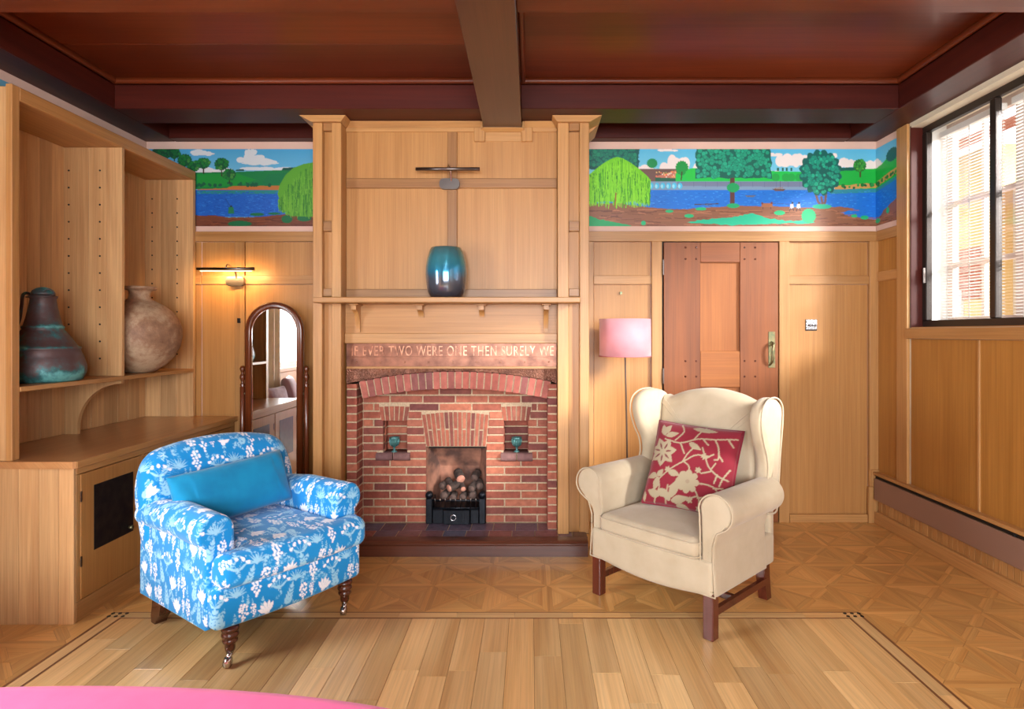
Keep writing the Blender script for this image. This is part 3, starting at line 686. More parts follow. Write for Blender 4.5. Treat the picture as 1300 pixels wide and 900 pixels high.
# skirting that boxes in the heater
sk = thing('baseboard_right', (XR, 2, 0), 'deep oak skirting that frames the brown heater', 'baseboard'); sk['kind'] = 'structure'
part('board', bx(2.474, XR - .001, YR, 4.345, 0, .088, g='y', c=.004), M['oak_frame'], sk)
part('cap_rail', bx(2.466, XR - .001, YR, 4.345, .350, .372, g='y', c=.003), M['oak_frame'], sk)
part('end_block', bx(2.437, XR - .001, 4.346, YB - .015, 0, .262, g='z', c=.003), M['oak_frame'], sk)
part('end_block', bx(2.458, XR - .001, 4.346, YB - .015, .263, .385, g='z', c=.003), M['oak_frame'], sk)
for k in range(156):
    y = 4.33 - k * .045
    part('slat', bx(2.497, 2.508, y - .042, y, .089, .349, g='z', c=.001), M['oak_frame'], sk)
ht = thing('convector_heater', (2.48, 2.6, .17), 'long brown metal skirting heater below the window panelling', 'heater')
part('cover', bx(2.468, 2.478, .9, 4.335, .175, .328, g='y', c=.004), M['heater'], ht)
part('grille', bx(2.4785, 2.4965, .9, 4.330, .329, .342, g='y', c=.001), M['black'], ht)
part('element', bx(2.479, 2.4965, .95, 4.30, .20, .30, g='y', c=.002), M['iron'], ht)
for y in (3.08, 1.9): part('clip', bx(2.472, 2.49, y, y + .015, .32, .345, c=.001), M['black'], ht)
# window: dark inner frame with two sliding panes, old casement outside
glass, nt, b = new_mat('window_glass'); nt.nodes.remove(b)
tr = N(nt, 'ShaderNodeBsdfTransparent'); gl = N(nt, 'ShaderNodeBsdfGlossy'); gl.inputs['Roughness'].default_value = .02; mx = N(nt, 'ShaderNodeMixShader'); mx.inputs[0].default_value = .05
nt.links.new(tr.outputs[0], mx.inputs[1]); nt.links.new(gl.outputs[0], mx.inputs[2]); nt.links.new(mx.outputs[0], nt.nodes['Material Output'].inputs[0])
win = thing('window_1', (XR + .1, (WY0 + WY1) / 2, WZ0), 'wide window with a dark inner frame and white blinds in the oak wall', 'window'); win['kind'] = 'structure'
FX0, FX1 = 2.594, 2.63
part('reveal_jamb', bx(XR - .001, FX0, WY1 - .012, WY1 - .001, WZ0, WZ1, g='z'), M['mahog_dark'], win)
part('reveal_head', bx(XR + .001, FX0, WY0, WY1 - .012, WZ1 - .012, WZ1 - .001, g='y', c=0), M['plaster'], win)
part('inner_sill', bx(XR + .001, FX0, WY0, WY1 - .012, WZ0, WZ0 + .006, g='y', c=0), M['oak_frame'], win)
for z0, z1 in ((WZ0, WZ0 + .05), (WZ1 - .055, WZ1)): part('frame_rail', bx(FX0, FX1, WY0, WY1, z0, z1, g='y', c=.004), M['slate_paint'], win)
for y0, y1 in ((WY1 - .055, WY1), (3.36, 3.405), (2.62, 2.665), (1.9, 1.945), (WY0, WY0 + .05)):
    part('frame_stile', bx(FX0 - .004, FX1, y0, y1, WZ0 + .05, WZ1 - .055, g='z', c=.004), M['slate_paint'], win)
for y0, y1 in ((3.407, 3.943), (2.667, 3.358), (1.947, 2.618), (1.252, 1.898)): part('pane', bx(2.61, 2.614, y0, y1, WZ0 + .05, WZ1 - .055, c=0), glass, win)
part('latch', MB().box(FX0 - .02, FX0 - .003, 3.952, 3.964, 1.70, 1.80, c=.002), M['chrome_dark'], win)
M['sash'] = plain('old_painted_casement', (196, 176, 164), .6, nscale=6, namt=.12)
OX0, OX1 = 2.75, 2.79
for y0, y1, z0, z1 in ((3.93, 4.0, WZ0, WZ1), (3.36, 3.42, WZ0, WZ1), (2.62, 2.67, WZ0, WZ1), (1.9, 1.95, WZ0, WZ1), (WY0, 1.26, WZ0, WZ1)): part('casement_stile', bx(OX0, OX1, y0, y1, z0, z1, c=.003), M['sash'], win)
for y0, y1 in ((3.42, 3.93), (2.67, 3.36), (1.95, 2.62), (1.26, 1.9)):
    for z0, z1 in ((WZ0, WZ0 + .07), (1.80, 1.83), (2.20, 2.23), (WZ1 - .06, WZ1)): part('glazing_bar', bx(OX0 + .004, OX1, y0, y1, z0, z1, g='y', c=.002), M['sash'], win)
    ym = (y0 + y1) / 2; part('glazing_bar', bx(OX0 + .006, OX1 - .004, ym - .012, ym + .012, WZ0 + .07, WZ1 - .06, c=.002), M['sash'], win)
    part('pane', bx(2.768, 2.772, y0, y1, WZ0 + .07, WZ1 - .06, c=0), glass, win)
part('outer_jamb', bx(2.6305, 2.7495, WY1 - .014, WY1 - .001, WZ0 + .0125, WZ1, c=0), M['white'], win)
part('outer_sill', bx(2.63, 2.82, WY0, WY1, WZ0 - .001, WZ0 + .012, g='y', c=.002), M['white'], win)
slat_mat = plain('white_blind_slat', (236, 234, 230), .45)
for bi, (y0, y1, lab) in enumerate(((3.425, 3.935, 'white venetian blind in the window bay beside the post'), (2.68, 3.35, 'white venetian blind in the middle window bay'), (1.96, 2.61, 'white venetian blind in the window bay beyond the middle one'))):
    bl_ = thing('venetian_blind', (2.69, (y0 + y1) / 2, WZ1 - .06), lab, 'blind')
    part('head_rail', bx(2.67, 2.71, y0, y1, WZ1 - .10, WZ1 - .062, g='y'), M['white'], bl_)
    h_ = (y1 - y0) / 2; me = MB().prism([(-.008, -.002), (0, .0008), (.008, -.002), (.008, -.0012), (0, .0016), (-.008, -.0012)], 'y', -h_, h_).mesh('slat'); me.materials.append(slat_mat)
    nsl = 66
    for k in range(nsl):
        o = bpy.data.objects.new('slat', me); C.objects.link(o); o.parent = bl_; o.location = (0, 0, -.055 - k * .0186)
        o.rotation_euler = (0, R(6), 0)
    part('bottom_rail', bx(2.677, 2.703, y0, y1, WZ0 + .02, WZ0 + .035, g='y'), M['white'], bl_)
    for q in (.12, .5, .88):
        yc = y0 + (y1 - y0) * q; part('ladder_tape', bx(2.6755, 2.6765, yc - .004, yc + .004, WZ0 + .035, WZ1 - .1, c=0), M['white'], bl_)

# ---- left wall, with a window beyond the shelves
LY0, LY1, LZ0, LZ1 = .85, 2.55, .98, 2.38
wall_left = part('wall_left', MB().box(XL - .3, XL, YR - .2, YB + .1, 0, LZ0, c=0).box(XL - .3, XL, YR - .2, YB + .1, LZ1, 3.1, c=0).box(XL - .3, XL, LY1, YB + .1, LZ0, LZ1, c=0).box(XL - .3, XL, YR - .2, LY0, LZ0, LZ1, c=0), M['pink'])
struct(wall_left, 'side wall behind the oak bookcase', 'wall')
o = part('mural', bx(XL + .001, XL + .003, YR, 4.38, 2.16, 2.71, c=0), plain('mural_blue', (92, 156, 190), .5, nscale=3, col2=(120, 170, 150)), wall_left)
part('panel', bx(XL + .0005, XL + .012, YR, LY0 - .06, 0, 2.1, g='z'), M['oak'], wall_left)
part('panel', bx(XL + .0005, XL + .012, LY0 - .059, 2.62, 0, LZ0 - .05, g='z'), M['oak'], wall_left)
win2 = thing('window_2', (XL - .1, 1.7, LZ0), 'tall bright side window with cream curtains seen in the mirror', 'window'); win2['kind'] = 'structure'
for y0, y1, z0, z1 in ((LY0, LY1, LZ0, LZ0 + .06), (LY0, LY1, LZ1 - .06, LZ1), (LY0, LY0 + .06, LZ0, LZ1), (LY1 - .06, LY1, LZ0, LZ1), (1.68, 1.73, LZ0, LZ1)): part('frame', bx(XL - .12, XL - .07, y0, y1, z0, z1, c=.003), M['white'], win2)
part('pane', bx(XL - .10, XL - .096, LY0 + .06, 1.68, LZ0 + .06, LZ1 - .06, c=0), glass, win2); part('pane', bx(XL - .10, XL - .096, 1.73, LY1 - .06, LZ0 + .06, LZ1 - .06, c=0), glass, win2)
part('sill', bx(XL - .07, XL + .05, LY0 - .04, LY1 + .04, LZ0 - .04, LZ0 - .001, g='y'), M['oak_frame'], win2)
M['curtain'] = cloth('cream_curtain', (226, 214, 186))
def curtain(y0, y1, lab):
    n = int((y1 - y0) / .008); mb = MB(); P = [(XL + .10 + .028 * math.sin(k * .008 * 42 + .6 * math.sin(k * .05)), y0 + (y1 - y0) * k / n) for k in range(n + 1)]
    vs = [(x, y, .52) for x, y in P] + [(x, y, 2.46) for x, y in P]; mb.add(vs, [(k, k + 1, n + 2 + k, n + 1 + k) for k in range(n)], True)
    vs2 = [(x + .003, y, z) for x, y, z in vs]; mb.add(vs2, [(k, n + 1 + k, n + 2 + k, k + 1) for k in range(n)], True)
    o = part('curtain', mb, M['curtain']); centre(o); tag(o, lab, 'curtain')
curtain(1.95, 2.66, 'cream curtain gathered beside the bookcase end'); curtain(.72, 1.02, 'cream curtain at the far end of the window seat')
rod = part('curtain_rod', MB().tube([(XL + .10, .66, 2.49), (XL + .10, 2.68, 2.49)], .012, 10), M['brass']); centre(rod); tag(rod, 'thin brass curtain rod above the side window', 'curtain rod')
# ---- rear wall with its window
wall_rear = part('wall_rear', MB().box(XL - .3, XR + .28, YR - .2, YR, 0, .85, c=0).box(XL - .3, XR + .28, YR - .2, YR, 2.45, 3.1, c=0).box(XL - .3, -1.4, YR - .2, YR, .85, 2.45, c=0).box(1.8, XR + .28, YR - .2, YR, .85, 2.45, c=0), M['plaster'])
struct(wall_rear, 'pale wall with a wide window opposite the fireplace', 'wall')
win3 = thing('window_3', (.2, YR - .1, .85), 'wide white-framed window opposite the fireplace', 'window'); win3['kind'] = 'structure'
for x0, x1, z0, z1 in ((-1.4, 1.8, .85, .92), (-1.4, 1.8, 2.38, 2.45), (-1.4, -1.34, .92, 2.38), (1.74, 1.8, .92, 2.38), (-.36, -.30, .92, 2.38), (.72, .78, .92, 2.38)): part('frame', bx(x0, x1, YR - .06, YR + .0, z0, z1), M['white'], win3)
for x0, x1 in ((-1.34, -.36), (-.30, .72), (.78, 1.74)): part('pane', bx(x0, x1, YR - .032, YR - .028, .92, 2.38, c=0), glass, win3)

# ---- ceiling and beams
ceil = part('ceiling', bx(XL - .2, XR + .4, YR - .2, YB + .1, ZC + .02, ZC + .1, c=0), M['mahog_dark']); struct(ceil, 'dark red mahogany ceiling of boards and heavy beams', 'ceiling')
CBX0, CBX1, CBZ = X(614, 3.955), X(662, 3.955), Z(162, 3.955)
yb_ = [4.384, 3.72, 3.283, 2.80, 2.2, 1.7, 1.2, .7, .2, -.3, -.9, -1.5, -2.1, -2.75]
for a, b_ in zip(yb_, yb_[1:]):
    for x0, x1 in ((XL + .2, CBX0 + .01), (CBX1 - .01, XR - .2)):
        if x0 > -1 and a == 3.72: continue
        bb_ = 2.80 if (x0 > -1 and a == 3.283) else b_; aa = 3.72 if (x0 > -1 and a == 3.283) else a
        part('ceiling_board', bx(x0, x1, bb_ + .001, aa - .001, ZC, ZC + .02, g='x', c=.003), M['mahog'], ceil)
LBX, RBX = -2.585, 2.284
def beam(nm, a, g, m): return part(nm, bx(*a, g=g, c=.004), M[m], ceil)
for x0, x1 in ((LBX, CBX0), (CBX1, RBX)):
    beam('cross_beam', (x0, x1, 3.74, 4.0, ZS, ZC + .02), 'x', 'mahog_dark'); beam('cross_beam', (x0, x1, 2.37, 2.62, ZS, ZC + .02), 'x', 'mahog')
    beam('cross_beam', (x0, x1, .9, 1.15, ZS, ZC + .02), 'x', 'mahog'); beam('cross_beam', (x0, x1, -.6, -.35, ZS, ZC + .02), 'x', 'mahog')
    for ya, yb2 in ((3.712, 3.74), (2.62, 2.648)):
        pf = [(ya if ya > 3 else yb2, ZC)] + [((3.74 if ya > 3 else 2.62) + (-1 if ya > 3 else 1) * .026 * math.sin(t), ZC - .034 + .0 + .034 * (1 - math.cos(0)) + .017 + .017 * math.cos(t) - .017) for t in np.linspace(0, math.pi, 9)]
        yw, sg = (3.74, -1) if ya > 3 else (2.62, 1)
        prof = [(yw, ZC), (yw + sg * .030, ZC)] + [(yw + sg * (.012 + .016 * math.cos(t)), ZC - .018 - .014 * math.sin(t)) for t in np.linspace(0, math.pi, 9)] + [(yw, ZC - .034)]
        part('bead_moulding', MB().prism(prof, 'x', x0, x1, g='x', smooth_side=True), M['mahog'], ceil)
beam('side_beam', (XL - .1, LBX, YR, YB - .001, ZS, ZC + .02), 'y', 'mahog_dark'); beam('side_beam', (RBX, XR + .1, YR, YB - .001, ZS, ZC + .02), 'y', 'mahog_dark')
beam('central_beam', (CBX0, CBX1, YR, 3.955, CBZ, ZC + .02), 'y', 'mahog_brown')
for xw, sg in ((LBX, 1), (RBX, -1), (CBX1, 1)):
    prof = [(xw, ZC), (xw + sg * .030, ZC)] + [(xw + sg * (.012 + .016 * math.cos(t)), ZC - .018 - .014 * math.sin(t)) for t in np.linspace(0, math.pi, 9)] + [(xw, ZC - .034)]
    part('bead_moulding', MB().prism(prof, 'y', 2.63, 3.73, g='y', smooth_side=True), M['mahog'], ceil)
for x0, x1 in ((LBX, -1.40), (.375, RBX)): beam('wall_moulding', (x0, x1, 4.30, YB + .004, ZS, ZC), 'x', 'mahog_dark')
# ================================================================== THE FIREPLACE
fp = thing('fireplace', (-.51, 3.9, 0), 'tall oak fireplace with a red brick arch and copper lettered plate', 'fireplace')
YP, YN, YI, YF = 3.86, 3.975, 3.95, 4.095            # pilaster front, panel plane, brick pier face, fire wall face
PL = (X(397, YP), X(409, YP), X(421, YP), X(433, YP)); PRT = (X(708, YP), X(722, YP), X(736, YP), X(748, YP))
HZ = .083
for P in (PL, PRT):
    pil = part('pilaster', bx(P[0] + .004, P[3] - .002, YP + .046, YB - .016, HZ - .002, ZS - .002, g='z'), M['oak'], fp)
    for a, b_ in ((P[0], P[1]), (P[2], P[3])): part('post', bx(a, b_, YP, YP + .0455, HZ, ZS - .045, g='z', c=.003), M['oak_frame'], pil)
    for py0, py1 in ((152.5, 165), (280, 293), (366, 376)): part('block', bx(P[1] + .001, P[2] - .001, YP + .012, YP + .0455, Z(py1, YP), Z(py0, YP), g='x', c=.003), M['oak_dark'], pil)
    s_ = -1 if P is PL else 1; xo = P[0] if s_ < 0 else P[3]
    cap = [(P[0] - .004, ZS - .045), (P[3] + .004, ZS - .045), (P[3] + (.08 if s_ > 0 else .035), ZS - .003), (P[0] - (.08 if s_ < 0 else .035), ZS - .003)]
    part('capital', MB().prism(cap, 'y', YP - .022, YP + .15, g='x'), M['oak_frame'], pil)
    sd = [(xo, Z(162, YP) - .0), (xo, ZS - .003), (xo + s_ * .08, ZS - .003)]
    part('side_crown', MB().prism(sd, 'y', YP + .151, YB - .10, g='y'), M['oak_frame'], pil)
x0, x1 = PL[3] - .001, PRT[0] + .001
part('breast', bx(x0, x1, YN + .014, YB - .017, 1.45, ZS - .004, g='z', c=0), M['oak'], fp)
zt = Z(168, YN); zr1, zr0 = Z(226.7, YN), Z(239.3, YN); zb_ = Z(367, YN); xs0, xs1 = X(568, YN), X(580.5, YN)
om = part('overmantel', bx(x0, x1, YN + .005, YN + .0135, 1.55, zt + .05, g='z', c=0), M['oak'], fp)
for a, b_ in ((x0, xs0), (xs1, x1)):
    part('panel', bx(a, b_, YN, YN + .0048, zr1, zt, g='z', c=.001), M['oak'], om); part('panel', bx(a, b_, YN, YN + .0048, zb_, zr0, g='z', c=.001), M['oak'], om)
part('stile', bx(xs0, xs1, YN - .010, YN + .0048, zb_, zr0, g='z', c=.003), M['oak_dark'], om); part('stile', bx(xs0, xs1, YN - .010, YN + .0048, zr1, zt, g='z', c=.003), M['oak_dark'], om)
part('rail', bx(x0, x1, YN - .012, YN + .0048, zr0, zr1, g='x', c=.003), M['oak_dark'], om)
part('rail', bx(x0, x1, YN - .010, YN + .0048, 1.594, zb_, g='x', c=.003), M['oak_dark'], om)
c0, c1 = CBX0 - .004, CBX1 + .004
part('frieze_board', bx(x0, X(602, YN), YN - .010, YN + .0135, zt, ZS - .04, g='x'), M['oak_frame'], om); part('frieze_board', bx(X(676, YN), x1, YN - .010, YN + .0135, zt, ZS - .04, g='x'), M['oak_frame'], om)
part('frieze_board', bx(X(616, YN), X(662, YN), YN - .005, YN + .0135, Z(180, YN), CBZ - .024, g='x'), M['oak_frame'], om)
for a, b_ in ((602, 615.8), (662.2, 676)): part('block', bx(X(a, YN), X(b_, YN), YN - .016, YN + .0135, Z(180.5, YN), ZS - .04, g='z', c=.003), M['oak_frame'], om)
for a, b_ in ((x0, c0 - .016), (c1 + .016, x1)):
    part('crown', MB().prism([(YN - .006, ZS - .04), (YN - .03, ZS - .006), (YN - .03, ZS - .003), (YN + .0135, ZS - .003), (YN + .0135, ZS - .04)], 'x', a, b_, g='x'), M['oak_frame'], om)
part('crown', MB().prism([(YN - .008, CBZ - .024), (YN - .03, CBZ - .005), (YN - .03, CBZ - .001), (YN + .0135, CBZ - .001), (YN + .0135, CBZ - .024)], 'x', c0 - .015, c1 + .015, g='x'), M['oak_frame'], om)
for a, b_ in ((c0 - .0155, c0), (c1, c1 + .0155)): part('crown', bx(a, b_, YN - .03, YN + .0, CBZ - .012, ZS - .003, g='z', c=.003), M['oak_frame'], om)
# mantel shelf with brackets
SY, SZ1, SZ0 = 3.70, Z(377, 3.70), Z(384, 3.70)
mantel = part('mantel_shelf', bx(X(396.5, SY), X(737, SY), SY, YP - .0005, SZ0, SZ1, g='x', c=.004).box(PL[3] + .002, PRT[0] - .002, YP - .0005, YN - .011, SZ0, SZ1, g='x', c=0), M['oak_frame'], fp)
fas = part('fascia_panel', bx(x0, x1, YI + .004, YN + .012, 1.37, SZ0, g='x', c=0), M['oak'], fp)
part('fascia_rail', bx(x0, x1, YI - .012, YI + .03, Z(435.8, YI - .012), Z(423, YI - .012), g='x', c=.003), M['oak_frame'], fp)
for px, zlow, wd in ((455, 421.5, .030), (535, 403, .034), (612, 403, .034), (693, 421.5, .030)):
    xc = X(px, YI); zl = Z(zlow, YI); dp = .11 if zlow > 410 else .075
    n = 10; y1_ = YI + .0035; z1_ = SZ0 - .010
    prof = [(y1_, zl), (y1_, z1_), (y1_ - dp, z1_), (y1_ - dp, z1_ - .028)] + [(y1_ - dp + .004 + (dp - .018) * math.sin(t), z1_ - .030 - (z1_ - .030 - zl) * (1 - math.cos(t))) for t in np.linspace(.05, math.pi / 2, n)]
    br_ = part('bracket', MB().prism(prof, 'x', xc - wd / 2, xc + wd / 2, g='z', smooth_side=False), M['oak_frame'], fp)
    part('bracket_cap', bx(xc - wd * .95, xc + wd * .95, y1_ - dp - .006, y1_, SZ0 - .010, SZ0 - .0002, g='x', c=.002), M['oak_frame'], br_)
# copper plate with raised letters, hammered copper spandrel
def copper(name, rough, vs, strength):
    m, nt, b = new_mat(name); b.inputs['Metallic'].default_value = .65; b.inputs['Roughness'].default_value = rough
    tc = N(nt, 'ShaderNodeTexCoord'); n = noise(nt, tc.outputs['Object'], 14, 4)
    nt.links.new(ramp(nt, n, [(.3, rgb(92, 58, 46)), (.7, rgb(142, 96, 76))]), b.inputs['Base Color'])
    if vs:
        v = N(nt, 'ShaderNodeTexVoronoi'); v.inputs['Scale'].default_value = vs; nt.links.new(tc.outputs['Object'], v.inputs['Vector']); bump(nt, b, v.outputs[0], strength, .004)
    else: bump(nt, b, noise(nt, tc.outputs['Object'], 60, 3), .25, .002)
    return m
M['copper'] = copper('beaten_copper_plate', .36, 0, 0); M['copper_h'] = copper('hammered_copper', .36, 120, 1.0); M['copper_l'] = plain('worn_copper_letters', (206, 152, 122), .34, metal=.65, nscale=25, col2=(124, 82, 64))
cp0, cp1, cz0, cz1 = X(440, YI), X(706.5, YI), Z(465, YI), Z(436, YI)
plate = part('copper_plate', bx(cp0, cp1, YI - .002, YI + .01, cz0, cz1, g='x', c=0), M['copper'], fp, label='beaten copper plate with raised lettering')
def text_mesh(s, h, w_target):
    cu = bpy.data.curves.new('lettering', 'FONT'); cu.body = s; cu.size = 1; cu.extrude = .02; cu.space_character = 1.15
    o = bpy.data.objects.new('lettering', cu); C.objects.link(o); bpy.context.view_layer.update()
    me = bpy.data.meshes.new_from_object(o.evaluated_get(bpy.context.evaluated_depsgraph_get())); bpy.data.objects.remove(o)
    n = len(me.vertices); a = np.empty(n * 3, np.float32); me.vertices.foreach_get('co', a); a = a.reshape(-1, 3)
    lo, hi = a.min(0), a.max(0); a = (a - lo) / (hi - lo); out = np.empty_like(a)
    out[:, 0] = a[:, 0] * w_target; out[:, 2] = a[:, 1] * h; out[:, 1] = -a[:, 2] * .006
    me.vertices.foreach_set('co', out.ravel()); me.update(); return me
lt0, lt1 = X(447, YI), X(703, YI)
me = text_mesh('IF EVER TWO WERE ONE THEN SURELY WE', Z(439, YI) - Z(451.5, YI), lt1 - lt0)
bm = bmesh.new(); bm.from_mesh(me); left = set(bm.faces); base_ = Vector((lt0, YI - .0018, Z(451.5, YI))) - wloc(plate)
while left:                                          # one object for each raised letter
    st_ = [left.pop()]; isl = list(st_)
    while st_:
        f_ = st_.pop()
        for v_ in f_.verts:
            for g_ in v_.link_faces:
                if g_ in left: left.discard(g_); st_.append(g_); isl.append(g_)
    ids = {}; mbl = MB()
    for f_ in isl: mbl.face([tuple(v_.co) for v_ in f_.verts])
    part('letter', mbl, M['copper_l'], plate, local=True).location = base_
bm.free()
part('raised_line', bx(cp0, cp1, YI - .006, YI - .002, Z(453.4, YI), Z(452.4, YI), g='x', c=.0005), M['copper'], plate)
for k in range(9): part('rivet', MB().tube([(X(453 + k * 30.5, YI), YI - .007, Z(459.5, YI)), (X(453 + k * 30.5, YI), YI - .001, Z(459.5, YI))], .005, 8), M['copper_l'], plate)
part('oak_strip', bx(cp0, cp1, YI - .012, YI + .02, Z(468, YI), Z(465, YI), g='x', c=.002), M['oak_frame'], fp)
AX, AR = X(577.5, YI), 2.888; AZ = Z(493.5, YI) - AR; TH = .113; AH = math.asin(.607 / AR)
arcp = [(AX + (AR + TH + .003) * math.sin(t), AZ + (AR + TH + .003) * math.cos(t)) for t in np.linspace(-AH, AH, 30)]
sp_poly = [(cp0, Z(468, YI)), (cp0, Z(487, YI)), (arcp[0][0], Z(487, YI))] + arcp + [(arcp[-1][0], Z(487, YI)), (cp1, Z(487, YI)), (cp1, Z(468, YI))]
mbp = MB()
seq = [(cp0, Z(487, YI))] + arcp + [(cp1, Z(487, YI))]; zt_ = Z(468, YI)
for (xa, za), (xc, zc) in zip(seq, seq[1:]):
    if zt_ - max(za, zc) > .0005: mbp.prism([(xa, za), (xc, zc), (xc, zt_), (xa, zt_)], 'y', YI - .006, YI + .004)
part('copper_spandrel', mbp, M['copper_h'], fp, label='hammered copper sheet above the brick arch')
# bricks
def brick_mat(name, cols, rough=.85):
    m, nt, b = new_mat(name); r = rnd_node(nt); tc = N(nt, 'ShaderNodeTexCoord')
    c = ramp(nt, r, [(i / (len(cols) - 1), rgb(*q)) for i, q in enumerate(cols)])
    n = noise(nt, tc.outputs['Object'], 26, 4); c2 = mixc(nt, .55, c, ramp(nt, n, [(.3, (.35, .3, .3, 1)), (.7, (1, 1, 1, 1))]), 'MULTIPLY')
    nt.links.new(c2, b.inputs['Base Color']); b.inputs['Roughness'].default_value = rough; bump(nt, b, noise(nt, tc.outputs['Object'], 160, 4), .5, .003); return m
M['brick'] = brick_mat('red_brick', [(132, 70, 60), (184, 106, 80), (158, 86, 70), (196, 120, 92), (120, 66, 62), (174, 96, 74), (150, 78, 62)])
M['brick_a'] = brick_mat('arch_brick', [(166, 92, 80), (186, 108, 94), (136, 84, 82), (176, 98, 84), (158, 84, 72)])
M['brick_v'] = brick_mat('purple_sill_brick', [(142, 104, 104), (120, 86, 86), (150, 110, 104)])
fw = part('fire_wall', MB(), M['mortar'], fp) if False else None
OPN = [(X(540.5, YF), X(617.5, YF), 0, Z(567, YF))]
NI = [(X(486, YF), X(517, YF), Z(575, YF), Z(534, YF)), (X(639, YF), X(671, YF), Z(575, YF), Z(534, YF))]
FX_0, FX_1 = X(461, YF) + .001, X(695, YF) - .001; ZTOP = 1.12
def slab_with_holes(x0, x1, z0, z1, holes, y0, y1):
    mb = MB(); xs = sorted({x0, x1} | {h[0] for h in holes} | {h[1] for h in holes}); zs = sorted({z0, z1} | {max(z0, h[2]) for h in holes} | {h[3] for h in holes})
    for a, b_ in zip(xs, xs[1:]):
        for c_, d in zip(zs, zs[1:]):
            m_ = ((a + b_) / 2, (c_ + d) / 2)
            if not any(h[0] < m_[0] < h[1] and h[2] < m_[1] < h[3] for h in holes): mb.box(a, b_, y0, y1, c_, d, c=0)
    return mb
hol = [(h[0] - 0.0, h[1], h[2], h[3]) for h in OPN + NI]
wallm = part('fire_wall', slab_with_holes(FX_0 - .02, FX_1 + .02, HZ, ZTOP, hol, YF + .005, YF + .16), M['mortar'], fp)
def bricks(parent, x0, x1, z0, z1, y0, y1, holes, L=.2225, ch=.0542, bh=.0435, phase=0.0, mat='brick'):
    k = 0; z = z0
    while z < z1 - .01:
        zt2 = min(z + bh, z1); zm = (z + zt2) / 2
        spans = [(x0, x1)]
        for h in holes:
            if len(h) == 6:                          # a fan: its sides lean
                q = min(1, max(0, (zm - h[2]) / (h[3] - h[2]))); h = (h[0] + (h[4] - h[0]) * q, h[1] + (h[5] - h[1]) * q, h[2], h[3])
            if h[2] - .012 < zm < h[3] + .012:
                ns = []
                for a, b_ in spans:
                    if h[1] <= a or h[0] >= b_: ns.append((a, b_))
                    else:
                        e_ = .003 if len(h) == 4 else 0.0
                        if h[0] - a > .015: ns.append((a, h[0] + e_))
                        if b_ - h[1] > .015: ns.append((h[1] - e_, b_))
                spans = ns
        for a, b_ in spans:
            s0 = x0 - L + phase + (L / 2 if k % 2 else 0); cuts = [a]
            while s0 < b_ - .035:
                if s0 > a + .035: cuts.append(s0)
                s0 += L
            cuts.append(b_)
            for i, (p, q) in enumerate(zip(cuts, cuts[1:])):
                g0 = .005 if i else .0; g1 = .005 if i < len(cuts) - 2 else .0; j = random.uniform(-.0015, .0015)
                part('brick', bx(p + g0, q - g1, y0 + j, y1, z + random.uniform(-.001, .001), zt2, g='x', c=.003), M[mat], parent)
        z += ch; k += 1
ARCH_F = (X(541, YF) - .006, X(617, YF) + .006, Z(567, YF), Z(524, YF) - .002, X(535, YF) - .006, X(621, YF) + .006)
LIN = [(X(484, YF) - .004, X(517, YF) + .004, Z(534, YF), Z(516, YF), X(481, YF) - .004, X(520, YF) + .004), (X(639, YF) - .004, X(672, YF) + .004, Z(534, YF), Z(516, YF), X(636, YF) - .004, X(675, YF) + .004)]
SIL = [(X(478, YF), X(521, YF), Z(584.5, YF), Z(575, YF)), (X(636, YF), X(676, YF), Z(585.5, YF), Z(575, YF))]
bricks(wallm, FX_0, FX_1, HZ + .004, 1.06, YF, YF + .05, OPN + NI + [ARCH_F] + LIN + [(s0, s1, s2 + .018, s3) for s0, s1, s2, s3 in SIL], phase=.07)
def wedge(parent, name, q, y0, y1, mat): return part(name, MB().prism(q, 'y', y0, y1, g='z'), M[mat], parent)
def fan(parent, xa0, xa1, xb0, xb1, z0, z1, n, split=False, camber=0.0, y0=YF - .001):
    for k in range(n):
        t0, t1 = k / n, (k + 1) / n; g = .0045
        f = lambda t, z: (xa0 + (xa1 - xa0) * t) * (1 - (z - z0) / (z1 - z0)) + (xb0 + (xb1 - xb0) * t) * (z - z0) / (z1 - z0)
        zt2 = z1 + camber * (1 - (2 * (t0 + t1) / 2 - 1) ** 2) - camber * .0
        zs = [(z0, zt2)] if not split or k % 2 == 0 else [(z0, (z0 + zt2) / 2 - .005), ((z0 + zt2) / 2 + .005, zt2)]
        for a, b_ in zs: wedge(parent, 'brick', [(f(t0, a) + g, a + .001), (f(t1, a) - g, a + .001), (f(t1, b_) - g, b_), (f(t0, b_) + g, b_)], y0, y0 + .05, 'brick')
fan(wallm, X(541, YF), X(617, YF), X(535, YF), X(621, YF), Z(566.5, YF), Z(527, YF), 15, True, .02)
for (a, b_, c_, d, a2, b2) in LIN: fan(wallm, a + .002, b_ - .002, a2 + .002, b2 - .002, c_, d - .004, 6, False, .005)
for h in NI:
    nb_ = part('niche', MB().box(h[0] + .0005, h[1] - .0005, YF + .14, YF + .158, h[2] + .0005, h[3] - .0005, c=0), M['mortar'], fp)
    for z in np.arange(h[2] + .004, h[3] - .02, .0542):
        part('brick', bx(h[0] + .002, h[1] - .002, YF + .132, YF + .15, z, min(z + .0435, h[3]), g='x', c=.003), M['brick'], nb_)
        for xa, xc in ((h[0] - .004, h[0] + .006), (h[1] - .006, h[1] + .004)): part('brick', bx(xa, xc, YF + .056, YF + .131, z, min(z + .0435, h[3]), g='y', c=.002), M['brick'], nb_)
